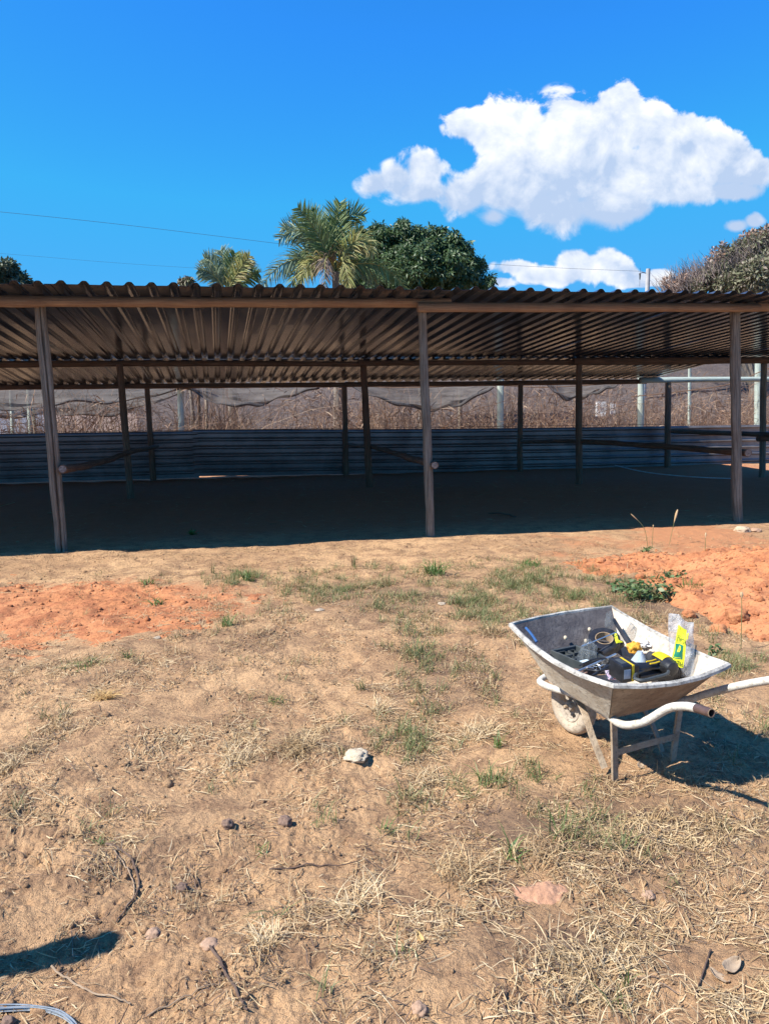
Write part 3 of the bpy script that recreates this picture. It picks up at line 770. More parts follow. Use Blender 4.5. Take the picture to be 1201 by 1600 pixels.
# short side twigs / dead leaves in the brush
n = 26000
u = rng.uniform(-14, 20, n); v = rng.uniform(10, 20, n); z = rng.uniform(.1, 2.1, n) * np.clip(.8 + .7 * pn(u * .7, v * .0 + 2, 3), .3, 1.3)
keep = rng.random(n) < np.clip(.4 + 1.3 * fbm(u * .7, z * 1.2, 12, 3), .05, 1); u = u[keep]; v = v[keep]; z = z[keep]; n = len(u)
base = np.array(ORG) + u[:, None] * np.array(Uu) + v[:, None] * np.array(Vv); base[:, 2] = z
dv = rng.normal(0, 1, (n, 3)); dv /= np.linalg.norm(dv, axis=1)[:, None]
ln = rng.uniform(.08, .38, n)
C = np.stack([base, base + dv * ln[:, None] * .5, base + dv * ln[:, None] + np.array([0, 0, -.04])], 1)
sd = np.cross(dv, rng.normal(0, 1, (n, 3))); sd /= np.linalg.norm(sd, axis=1)[:, None]
tag(ribbons('dead_leaves', C, np.stack([np.full(n, .005), rng.uniform(.004, .016, n), np.full(n, .003)], 1), sd, mBrush), 'dead leaves and twigs caught in the dry brush', kind='stuff')

# painted posts of the shade-net frame
def bpost(px, Y, r, ytop, lab, mat=mPale):
    p = atY(px, 660, Y); tpt = atY(px, ytop, Y); base = Vector((p.x + .02, p.y, -.1))
    o = log('net_post', [base, (base + tpt) / 2, Vector((tpt.x, tpt.y, tpt.z))], (r, r), mat, None, n=10, seed=int(px), wob=.004)
    return tag(o, lab, 'post', 'painted posts of the shade net frame')
bpost(281, 20.0, .075, 560, 'pale green post beyond the fence, right of the third row left post')
bpost(781, 20.6, .088, 560, 'thick pale green post beyond the fence, left of the middle rear post')
bpost(1001, 21.5, .085, 560, 'pale green post beyond the fence, left of the right rear post')
bpost(1077, 25.5, .055, 565, 'thin yellowish post beyond the fence right of the right rear post')
bpost(1184, 22.5, .095, 555, 'thick pale green post beyond the fence at the right edge')
bpost(17, 24.0, .055, 600, 'thin pale post beyond the fence at the far left edge')
bpost(45, 24.0, .07, 600, 'second pale post from the left edge beyond the fence')
bpost(52, 28.0, .06, 610, 'dim post just right of the second pale post at left')
bpost(322, 24.0, .05, 600, 'thin grey post right of the left pale green post', mPost)
bpost(540, 26.0, .05, 600, 'thin grey post behind the middle rear post', mPost)
bpost(718, 25.0, .06, 600, 'thin brown post behind the right sag of netting', mPost)
bpost(310, 23.0, .04, 600, 'thin brown post beside the thin grey post', mBrown)
# shade nets
mNet, t = new_mat('shade_net'); 
P = world_co(t); n_ = t.noise(mapping(t, P, (1, 1, 5)), 1.6, 5, .6, .3)
p_ = t('ShaderNodeBsdfPrincipled', {'Base Color': t.mix(t.ramp(n_, .35, .65), (.07, .062, .055), (.17, .15, .135)), 'Roughness': .9})
tl = t('ShaderNodeBsdfTranslucent', {0: (.14, .12, .11, 1)})
m1 = t('ShaderNodeMixShader', {0: .45, 1: p_.outputs[0], 2: tl.outputs[0]})
tr = t('ShaderNodeBsdfTransparent', {})
m2 = t('ShaderNodeMixShader', {0: t.math('MULTIPLY_ADD', n_, .8, .40, clamp=True), 1: tr.outputs[0], 2: m1.outputs[0]})
t('ShaderNodeOutputMaterial', {0: m2.outputs[0]})
mHem = simple('rolled_net_hem', (.05, .045, .045), (.12, .105, .10), 8, .95, .8)
def net(prof, Y, Yd, label, seed):
    """prof: list of (px, ytop, ybottom); hangs as a folded sheet with depth Yd"""
    n = 60; K = 10; rows = []
    xs = [p[0] for p in prof]
    for i in range(n + 1):
        px = xs[0] + (xs[-1] - xs[0]) * i / n
        yt = np.interp(px, xs, [p[1] for p in prof]); yb = np.interp(px, xs, [p[2] for p in prof])
        row = []
        for k in range(K + 1):
            tt = k / K
            q = atY(px, yt + (yb - yt) * tt, Y + Yd * (1 - tt) ** 1.5 * 1.0 + .12 * math.sin(k * 1.9 + i * .12 + seed) * tt)
            if tt < 1: pass
            q.z += .03 * math.sin(i * .5 + k + seed) * tt
            row.append(q)
        rows.append(row)
    b = MB(); b.quad_grid(rows); o = b.build('shade_net', mNet, None, True)
    hb = MB(); hb.tube([r_[-1] + Vector((0, 0, .012 * math.sin(i * .31))) for i, r_ in enumerate(rows)], [.030 + .022 * math.sin(i * .21 + seed) for i in range(len(rows))], 7)
    hb.build('hem', mHem, o, True)
    return tag(o, label, 'shade net')
net([(-60, 596, 640), (60, 596, 638), (110, 598, 626), (200, 600, 628), (300, 596, 603)], 19.6, 2.5, 'pale shade net stretched low across the far left beyond the fence', 1)
net([(-60, 600, 655), (80, 600, 648), (180, 600, 648), (285, 598, 615)], 24, 3, 'dimmer second layer of shade net at the far left', 6)
net([(284, 592, 604), (310, 596, 616), (340, 598, 632), (400, 598, 633), (450, 598, 620), (498, 596, 603)], 19.8, 2.2, 'sagging grey shade net left of the middle rear post', 2)
net([(535, 592, 600), (580, 596, 618), (640, 596, 636), (680, 598, 642), (720, 598, 632), (770, 594, 603)], 19.9, 2.2, 'sagging dark shade net right of the middle rear post', 3)
net([(850, 590, 600), (880, 596, 622), (910, 598, 622), (965, 590, 600)], 20.5, 2, 'small sag of shade net between the two right rear posts', 4)
for (pts, Y, lab) in (([(985, 620), (1060, 612), (1140, 600), (1201, 575), (1260, 560)], 21, 'upper slack wire of the net frame at right'),
                      ([(520, 600), (620, 606), (760, 602), (860, 605), (1000, 596)], 21, 'slack wire of the net frame behind the centre')):
    b = MB(); b.tube(catmull([atY(x, y, Y) for x, y in pts], 6), .013, 5); tag(b.build('wire', mBrown), lab, 'wire')
# low pink wall and a whitish sheet far at the left
b = MB(); a0 = atY(70, 650, 32); a1 = atY(215, 650, 32); b.box(((a0.x + a1.x) / 2, 32, .55), ((a1.x - a0.x) / 2, .1, .62)); 
tag(b.build('low_wall', simple('pink_plaster', (.55, .42, .38), (.66, .55, .5), 3, .9, .2)), 'low faded pink wall far behind the fence at left', 'wall')
b = MB(); a0 = atY(-40, 650, 34); a1 = atY(72, 650, 34); b.box(((a0.x + a1.x) / 2, 34, .9), ((a1.x - a0.x) / 2, .1, .7)); 
tag(b.build('blue_grey_wall', simple('blue_grey_paint', (.28, .32, .42), (.42, .46, .55), 2, .8, .2)), 'blue-grey wall far behind the fence at the left edge', 'wall')
b = MB(); a0 = atY(938, 639, 30); b.box((a0.x, 30, a0.z), (.18, .1, .28)); b.box((a0.x + .55, 30.3, a0.z), (.09, .08, .22))
tag(b.build('white_box', mWhiteP), 'small whitish box seen through the brush left of the pale post', 'box')

# ------------------------------------------------------------------ trees
def leaf_cloud(name, blobs, n, size, mat, parent, sub=26, droop=.5):
    """blobs: (centre Vector, radius xyz) ; leaves gather on sub-clumps over each blob's surface"""
    Ps = []; Ns = []
    tot = sum(b[1][0] * b[1][2] for b in blobs)
    for c, r in blobs:
        m = int(n * r[0] * r[2] / tot)
        d = rng.normal(0, 1, (sub, 3)); d /= np.linalg.norm(d, axis=1)[:, None]
        cc = np.array(c) + d * np.array(r) * rng.uniform(.55, .95, (sub, 1))
        cr = np.mean(r) * rng.uniform(.20, .42, sub)
        w = rng.integers(0, sub, m)
        e = rng.normal(0, 1, (m, 3)); e /= np.linalg.norm(e, axis=1)[:, None]
        Ps.append(cc[w] + e * (cr[w] * rng.random(m) ** .35)[:, None]); Ns.append(e)
    Pp = np.concatenate(Ps); E = np.concatenate(Ns); n = len(Pp)
    dv = E * .7 + rng.normal(0, .5, (n, 3)) + np.array([0, 0, -droop]); dv /= np.linalg.norm(dv, axis=1)[:, None]
    sd = np.cross(dv, E + rng.normal(0, .35, (n, 3))); sd /= np.linalg.norm(sd, axis=1)[:, None] + 1e-9
    L_ = size * rng.uniform(.6, 1.3, n)
    C = np.stack([Pp, Pp + dv * L_[:, None] * .5 + np.array([0, 0, .02]), Pp + dv * L_[:, None]], 1)
    Wd = np.stack([L_ * .06, L_ * .2, L_ * .03], 1)
    return ribbons(name, C, Wd, sd, mat, parent)
def branches(root, blobs, trunk_r, parent, mat=mBark, n_tw=0):
    b = MB(); root = Vector(root); hub = root + Vector((0, 0, 2.2)); b.tube([root - Vector((0, 0, .3)), root + Vector((.08, 0, 1)), hub], [trunk_r * 1.25, trunk_r, trunk_r * .85], 10)
    b.build('trunk', mat, parent, True)
    for c, r in blobs:
        b = MB(); e = Vector(c); m = hub.lerp(e, .5) + Vector((0, 0, -.25)); pts = catmull([hub - Vector((0, 0, .1)), m, e], 4)
        b.tube(pts, [trunk_r * (.6 - .5 * i / len(pts)) for i in range(len(pts))], 6); b.build('limb', mat, parent, True)
def pb(px, py, Y, r, rz=None, ry=None):
    c = atY(px, py, Y); k = Y / F / .98
    return (c, (r * k, (ry or r) * k, (rz or r) * k))
Ym = 36
mango = tag(empty('mango_tree', (atY(660, 500, Ym).x, Ym, 0)), 'dense dark green rounded tree behind the roof, right of the tall palm', 'tree')
bl = [pb(572, 402, Ym, 30), pb(590, 385, Ym, 34), pb(636, 378, Ym, 32), pb(672, 385, Ym, 36, 32), pb(706, 402, Ym, 34, 30), pb(738, 432, Ym, 30, 26), pb(600, 440, Ym, 48), pb(680, 440, Ym, 62, 42), pb(560, 430, Ym - .5, 32),
      pb(640, 420, Ym - 1.5, 40, 34), pb(700, 430, Ym - 1.2, 34, 28), pb(662, 405, Ym - 1.4, 30, 24)]
wbl = [(c - mango.location, r) for c, r in bl]
leaf_cloud('crown', wbl, 95000, .17, mMango, mango, sub=26, droop=.7)
branches((0, 0, 0), wbl[:6], .26, mango)
Yr = 42
rtree = tag(empty('olive_grey_tree', (atY(1185, 500, Yr).x, Yr, 0)), 'big olive-grey half dry tree behind the roof at the right edge', 'tree')
bl = [pb(1195, 405, Yr, 52, 42), pb(1150, 425, Yr, 42, 34), pb(1235, 400, Yr, 60, 45), pb(1112, 442, Yr, 34, 22), pb(1075, 452, Yr, 26, 14), pb(1185, 440, Yr - 1.5, 60, 28), pb(1260, 450, Yr, 60, 40)]
wbl = [(c - rtree.location, r) for c, r in bl]
leaf_cloud('crown', wbl, 42000, .22, mOlive, rtree, sub=30, droop=.2)
leaf_cloud('crown_edge', [(atY(1058, 447, Yr) - rtree.location, (.8, .8, .45)), (atY(1125, 400, Yr) - rtree.location, (.7, .7, .6)), (atY(1195, 368, Yr) - rtree.location, (1.2, .8, .4))], 1800, .2, mRust, rtree, sub=14, droop=0)
branches((0, 0, 0), wbl[:5], .3, rtree)
# bare twigs over its left shoulder
n = 1700; s0 = np.array([list(atY(px, py, Yr) - rtree.location) for px, py in zip(rng.uniform(1035, 1200, n), np.zeros(n))])
px = rng.uniform(1040, 1200, n); py = 448 - (px - 1040) * .40 + rng.uniform(-2, 26, n)
s0 = np.array([list(atY(a_, b_, Yr) - rtree.location) for a_, b_ in zip(px, py)]); s0[:, 1] += rng.uniform(-1.5, 1.5, n)
dv = np.stack([rng.normal(-.25, .55, n), rng.normal(0, .4, n), rng.uniform(.3, 1, n)], 1); dv /= np.linalg.norm(dv, axis=1)[:, None]; ln = rng.uniform(.4, 1.3, n)
C = np.stack([s0, s0 + dv * ln[:, None] * .5 + rng.normal(0, .06, (n, 3)), s0 + dv * ln[:, None]], 1)
mTw = leafy('bare_twigs', [(.22, .16, .14), (.32, .25, .22), (.27, .2, .17)], 0, .9)
tag(ribbons('twigs', C, np.tile([.016, .011, .005], (n, 1)), np.tile([1., 0, 0], (n, 1)), mTw, rtree), kind='stuff')
Yl = 55
lt = tag(empty('distant_tree', (atY(8, 500, Yl).x, Yl, 0)), 'grey-green tree top showing over the roof at the left edge', 'tree')
bl = [pb(8, 424, Yl, 26, 18), pb(-25, 425, Yl, 30, 18), pb(15, 445, Yl, 30, 22)]; wbl = [(c - lt.location, r) for c, r in bl]
leaf_cloud('crown', wbl, 9000, .3, leafy('grey_green_leaves', [(.06, .09, .045), (.10, .13, .07), (.14, .16, .10)], .2, .6), lt, sub=20)
branches((0, 0, 0), wbl, .3, lt)
# low pale shrubs just above the roof line beside the palms
for (px, py, r, Y, mt, lb) in ((293, 441, 9, 31, mOlive, 'pale shrub top left of the small palm'),):
    e = tag(empty('shrub', (atY(px, 500, Y).x, Y, 0)), lb, 'shrub'); w = [(atY(px, py, Y) - e.location, (r * Y / F, .3, r * Y / F * .6))]
    leaf_cloud('crown', w, 700, .18, mt, e, sub=10); branches((0, 0, 0), w, .08, e)

def frond(base, ctrl, tip, mat, name, parent, nl=64, ll=.62, w=.020, back=0.0, sag=.55):
    base, ctrl, tip = map(Vector, (base, ctrl, tip))
    def q(s): return base * (1 - s) ** 2 + ctrl * 2 * s * (1 - s) + tip * s * s
    def dq(s): return ((ctrl - base) * (1 - s) + (tip - ctrl) * s).normalized()
    C = []; Sd = []; Wd = []
    for i in range(nl):
        s = .16 + .84 * i / (nl - 1)
        p = q(s); tn = dq(s)
        sidev = tn.cross(Vector((0, -1, 0))) if abs(tn.y) < .95 else Vector((1, 0, 0))
        sidev.normalize(); nrm = sidev.cross(tn)
        l0 = ll * (math.sin(min(1, .22 + s * .95) * math.pi * .62 + .35)) * (1.0 if s < .8 else 1 - (s - .8) * 2.6)
        for sg in (-1, 1):
            l = l0 * rng.uniform(.75, 1.12)
            dep = Vector((0, rng.uniform(-.7, .7), 0))
            d1 = (tn * rng.uniform(.5, .8) + sidev * sg * rng.uniform(.5, .9) + dep).normalized()
            pts = [p]
            for k in range(1, 4):
                g = Vector((0, 0, -sag * rng.uniform(.7, 1.2) * (k / 3) ** 1.2))
                pts.append(pts[-1] + (d1 + g).normalized() * l / 3)
            C.append([list(x) for x in pts]); Wd.append([w * .6, w, w * .8, w * .15])
            Sd.append(list((tn * .8 + Vector((rng.uniform(-.4, .4), rng.uniform(-.5, .5), rng.uniform(-.3, .3)))).normalized()))
    o = ribbons(name, np.array(C), np.array(Wd), np.array(Sd), mat, parent)
    b = MB(); pts = [q(s) for s in np.linspace(0, 1, 9)]; b.tube(pts, [.045 - .037 * i / 8 for i in range(9)], 5)
    b.build('rachis', mPalmG, o)
    return o
def palm(px, py, Y, tips, label, ll, trunk_h=None, w=.02):
    c = atY(px, py, Y); e = tag(empty('palm_tree', (c.x, Y, 0)), label, 'palm tree')
    b = MB(); b.tube([(0, 0, -.3), (.05, 0, c.z * .5), (0, 0, c.z)], [.22, .16, .14], 10); b.build('trunk', mBark, e, True)
    o0 = Vector((0, 0, c.z)); k = 0
    for (cx, cy, tx, ty, dy, mt, sag) in tips:
        ct = atY(cx, cy, Y) - e.location; tp = atY(tx, ty, Y) - e.location; ct.y = dy * .5; tp.y = dy
        frond(o0 + Vector((rng.uniform(-.08, .08), rng.uniform(-.1, .1), 0)), ct, tp, mt, 'frond', e, ll=ll, sag=sag, w=w)
    return e
palm(524, 425, 30, [(520, 320, 568, 333, .3, mPalm, .1), (522, 350, 530, 316, .1, mPalm, .0), (505, 360, 485, 326, .2, mPalm, .1), (492, 330, 438, 378, -.4, mPalmB, .3),
                    (490, 350, 440, 350, .5, mPalmB, .15), (455, 378, 414, 448, -.5, mPalmB, .9), (470, 375, 448, 455, .5, mPalm, .9), (556, 345, 584, 398, -.3, mPalmG, .8),
                    (590, 385, 634, 448, .3, mPalm, 1.0), (505, 372, 512, 455, -1.2, mPalmD, 1.2), (540, 385, 548, 458, -1.0, mPalmG, 1.2), (488, 378, 470, 455, -.8, mPalmG, 1.1),
                    (512, 340, 500, 345, .9, mPalm, .1), (545, 350, 560, 352, 1.2, mPalm, .2), (560, 375, 590, 440, .9, mPalmB, .9), (480, 360, 450, 400, 1.2, mPalm, .4), (500, 360, 470, 335, -1, mPalm, .1)],
     'tall coconut palm with arching golden-green fronds behind the roof', .80, w=.028)
palm(357, 458, 31, [(335, 405, 318, 402, .2, mPalmB, .1), (350, 400, 342, 388, .4, mPalmB, .1), (362, 410, 366, 394, .2, mPalm, .0), (378, 415, 392, 402, -.3, mPalmG, .4), (385, 425, 402, 425, .3, mPalm, .6),
                    (335, 420, 314, 425, -.4, mPalmB, .5), (345, 415, 330, 410, .8, mPalm, .3), (372, 410, 384, 405, .6, mPalmB, .2)],
     'small palm top left of the tall palm above the roof', .62, w=.024)

# utility pole and wires
Yp = 42; pp = atY(1012, 420, Yp)
pole = tag(empty('utility_pole', (pp.x, Yp, 0)), 'grey utility pole top with an insulator arm above the roof', 'pole')
b = MB(); b.tube([(0, 0, -.3), (0, 0, pp.z)], [.16, .11], 12); b.build('shaft', simple('grey_concrete', (.42, .42, .44), (.55, .55, .56), 3, .9, .2), pole, True)
b = MB(); b.tube([(0, 0, pp.z - .25), (-.28, 0, pp.z - .18), (-.48, 0, pp.z - .26)], .022, 6); b.tube([(-.42, 0, pp.z - .9), (-.42, 0, pp.z + .05)], .008, 5); b.build('arm', mBareTube, pole)
b = MB(); b.tube([(-.42, 0, pp.z - .26), (-.42, 0, pp.z - .55)], [.05, .03], 8); b.build('insulator', mGreyP, pole)
e0 = atY(1004, 424, Yp)
b = MB(); b.tube(catmull([atY(-250, 308, 30), atY(0, 331, 31), atY(200, 352, 33), atY(430, 380, 35), atY(560, 395, 37), atY(700, 408, 38), atY(860, 418, 40), e0], 6), .007, 5)
tag(b.build('power_line', mGreyP), 'thin power line running from upper left to the pole', 'wire')
b = MB(); b.tube(catmull([atY(-250, 380, 40), atY(0, 396, 42), atY(200, 412, 44), atY(420, 425, 46), atY(760, 440, 50)], 6), .005, 5)
tag(b.build('power_line', mGreyP), 'fainter lower power line low over the roof at left', 'wire')

# ------------------------------------------------------------------ post off to the left that throws the shadow in the corner
e_ = at(150, 1463); bs = Vector((e_.x - 1.25 * .85, e_.y - 1.25 * .335, 0))
o = log('leaning_post', [bs - Vector((0, 0, .1)), bs + Vector((.0, .0, .6)), bs + Vector((0, 0, 1.25))], (.055, .05), mPost, None, seed=77)
tag(o, 'weathered wooden post standing just left of the picture', 'post')

# ------------------------------------------------------------------ wheelbarrow
BW = Vector((.917, 3.613, 0)); BX = Vector((.897, .441, 0)); BY = Vector((.441, -.897, 0))
bz = H(BW.x, BW.y)
barrow = tag(empty('wheelbarrow', (BW.x, BW.y, bz)), 'cement-crusted metal wheelbarrow full of tools standing on the dry ground', 'wheelbarrow')
def L(x, y, z): return BX * x + BY * y + Vector((0, 0, z))
def bil(a, b_, c_, d_, s, t_): return a * (1 - s) * (1 - t_) + b_ * s * (1 - t_) + c_ * s * t_ + d_ * (1 - s) * t_
A_ = Vector((-.34, -.04, .56)); B_ = Vector((.285, -.055, .56)); C_ = Vector((.222, .70, .505)); D_ = Vector((-.352, .652, .50))
fA = Vector((-.236, .11, .32)); fB = Vector((.19, .16, .30)); fC = Vector((.185, .49, .28)); fD = Vector((-.215, .49, .275))
def toL(v): return L(v.x, v.y, v.z)
cen = (fA + fB + fC + fD) / 4 + Vector((0, 0, .1))
def panel(r1, r2, f2, f1, sagz, bow, mat_in, mat_out, name):
    """r1,r2 rim corners, f1,f2 floor corners; two skins 5 mm apart so the panel has thickness"""
    n, m = 14, 8
    def pt(i, j, off):
        s = i / n; t_ = j / m
        p = bil(r1, r2, f2, f1, s, t_)
        q = 4 * s * (1 - s)
        outd = (bil(r1, r2, f2, f1, .5, t_) - cen); outd.z = 0; outd.normalize()
        p = p + outd * (bow * q * (1 - t_ * .6) + off) + Vector((0, 0, -sagz * q * (1 - t_)))
        return toL(p)
    bi = MB(); bi.quad_grid([[pt(i, j, -.004) for j in range(m + 1)] for i in range(n + 1)])
    o = bi.build(name, mat_in, barrow, True)
    bo = MB(); bo.quad_grid([[pt(i, j, .003) for j in range(m + 1)] for i in range(n + 1)])
    k = bo.build('outer_skin', mat_out, o, True)
    return [pt(i, 0, 0) for i in range(n + 1)]
rim = []
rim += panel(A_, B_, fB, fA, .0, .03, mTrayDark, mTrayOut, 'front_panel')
rim += panel(B_, C_, fC, fB, .035, .03, mTrayIn, mTrayOut, 'side_panel')[1:]
rim += panel(C_, D_, fD, fC, .018, .035, mTrayIn, mTrayRear, 'rear_panel')[1:]
rim += panel(D_, A_, fA, fD, .035, .018, mTrayIn, mTraySide, 'side_panel')[1:]
b = MB(); b.poly_prism([toL(p) for p in (fA, fB, fC, fD)], (0, 0, -.006)); b.build('floor_panel', mTrayIn, barrow)
# rolled lip
b = MB(); rl = [Vector(p) for p in rim]
rows = []
n = len(rl)
for i, p in enumerate(rl):
    cc = toL(cen); od = (p - cc); od.z = 0; od.normalize()
    jz = .0008 * math.sin(i * 1.9)
    rows.append([p + od * a_ + Vector((0, 0, z_ + jz)) for a_, z_ in ((-.007, -.006), (-.005, .006), (.004, .009), (.015, .003), (.017, -.008), (.009, -.013), (.0, -.010))])
b.quad_grid(rows, True); b.build('rim_lip', mRim, barrow, True)
# bolts with cement on the front panel
for i, (s, t_) in enumerate(((.24, .55), (.42, .35), (.5, .62), (.62, .45), (.36, .8), (.70, .28))):
    p = bil(A_, B_, fB, fA, s, t_); b = MB(); q = toL(p + Vector((0, .006, 0))); b.tube([q, q + BY * .003 + Vector((0, 0, .0015)), q + BY * .006 + Vector((0, 0, .003))], [.011, .009, .004], 9); b.build('bolt', mMortar, barrow, True)
# tube frame with handles
def hand(sx, pts, bare):
    pts = [L(*p) for p in pts]; c = catmull(pts, 6)
    cut = len(c) - 7 if bare else len(c)
    b = MB(); b.tube(c[:cut + 1] if bare else c, .0165, 14); h = b.build('handle', mTube, barrow, True)
    if bare:
        b = MB(); seg = c[cut:]
        b.tube(seg, .0168, 16, False); d = (seg[-1] - seg[-2]).normalized()
        rr_ = seg[-1]; b.tube([rr_ + d * .0005, rr_ - d * .05], .0135, 16, False)
        # annular end
        nb = MB(); nb.tube([rr_, rr_ + d * .0008], [.0168, .0135], 16, False); nb.build('pipe_end', mCard, h)
        b.build('grip', mBareTube, h, True)
hand(-1, [(-.02, -.165, .215), (-.11, -.115, .215), (-.13, .0, .225), (-.15, .2, .26), (-.18, .42, .265), (-.215, .565, .275), (-.215, .68, .33), (-.205, .79, .425), (-.21, .87, .465), (-.222, .94, .485), (-.232, 1.015, .497)], True)
hand(1, [(-.02, -.165, .215), (.09, -.13, .215), (.10, .0, .225), (.12, .2, .25), (.16, .42, .26), (.185, .53, .295), (.20, .61, .345), (.21, .73, .415), (.22, .87, .488), (.235, 1.05, .57)], False)
def strap(pts, w, th, wdir, name, parent=barrow, mat=mLeg):
    pts = catmull([L(*p) for p in pts], 6); wd = Vector(wdir).normalized(); rows = []
    for i, p in enumerate(pts):
        tn = (pts[min(i + 1, len(pts) - 1)] - pts[max(0, i - 1)]).normalized(); nn = tn.cross(wd).normalized(); w_ = nn.cross(tn).normalized()
        rows.append([p + w_ * w / 2 + nn * th / 2, p - w_ * w / 2 + nn * th / 2, p - w_ * w / 2 - nn * th / 2, p + w_ * w / 2 - nn * th / 2])
    b = MB(); bb = b.quad_grid(rows, True); b.f.append((bb, bb + 1, bb + 2, bb + 3)); e = bb + 4 * (len(pts) - 1); b.f.append((e + 3, e + 2, e + 1, e))
    return b.build(name, mat, parent, bevel=.001)
zn = -.01
strap([(-.205, .505, .265), (-.185, .495, .13), (-.170, .488, zn)], .030, .012, BX, 'leg')
strap([(.185, .50, .265), (.175, .495, .13), (.168, .487, zn)], .030, .012, BX, 'leg')
strap([(-.135, .17, .255), (-.165, .27, .22), (-.182, .36, .12), (-.175, .43, .015)], .030, .007, BX * 1.0 + BY * .3, 'leg_brace')
strap([(.12, .17, .255), (.15, .27, .22), (.168, .36, .12), (.165, .43, .015)], .030, .007, BX * 1.0 - BY * .3, 'leg_brace')
strap([(-.18, .497, .115), (0, .497, .118), (.172, .497, .115)], .030, .006, (0, 0, 1), 'cross_bar')
strap([(-.085, .04, .165), (-.10, .04, .24), (-.11, .06, .31)], .03, .006, BY, 'axle_bracket')
strap([(.02, .04, .165), (.06, .04, .24), (.08, .06, .31)], .03, .006, BY, 'axle_bracket')
strap([(-.10, -.03, .23), (-.08, -.03, .30), (-.09, .0, .36)], .026, .006, BY, 'tray_bracket')
# wheel
wheel = link('wheel', None, barrow); WC = L(-.035, .05, .140); wheel.location = WC; WR = .147
def ringprof(prof, n=48):
    rows = []; prof = [(x, r * .885) for x, r in prof]
    for k in range(n):
        a = 2 * math.pi * k / n
        rows.append([BX * x + (BY * math.cos(a) + Vector((0, 0, 1)) * math.sin(a)) * r for x, r in prof])
    rows.append(rows[0]); return rows
b = MB(); b.quad_grid(ringprof([(-.022, .085), (-.034, .100), (-.038, .125), (-.030, .147), (-.014, .157), (0, .159), (.014, .157), (.030, .147), (.038, .125), (.034, .100), (.022, .085)])); b.build('tyre', mTyre, wheel, True)
b = MB(); b.quad_grid(ringprof([(-.026, .092), (-.030, .086), (-.018, .074), (-.018, .068), (.018, .068), (.018, .074), (.030, .086), (.026, .092)])); 
b.build('rim', mWheelRim, wheel, True)
b = MB(); b.quad_grid(ringprof([(-.016, .070), (-.008, .045), (-.012, .030), (-.030, .026), (-.034, .018), (-.034, .001)])); b.quad_grid(ringprof([(.016, .070), (.008, .045), (.012, .030), (.030, .026), (.034, .018), (.034, .001)])); b.build('hub', mWheelRim, wheel, True)
b = MB(); b.tube([L(-.09, .05, .140) - WC, L(.03, .05, .140) - WC], .008, 8); b.build('axle', mLeg, wheel, True)
b = MB()
for k in range(4):
    a = k * math.pi / 2 + .5
    b.tube([(BY * math.cos(a) + Vector((0, 0, 1)) * math.sin(a)) * .052 - BX * .0125, (BY * math.cos(a) + Vector((0, 0, 1)) * math.sin(a)) * .052 - BX * .0165], [.012, .012], 8)
b.build('hub_hole', mBlack, wheel)

# ------------------------------------------------------------------ things in the tray
def bw(px, py, z): q = at(px, py, z + bz); return q
UP = Vector((0, 0, 1))
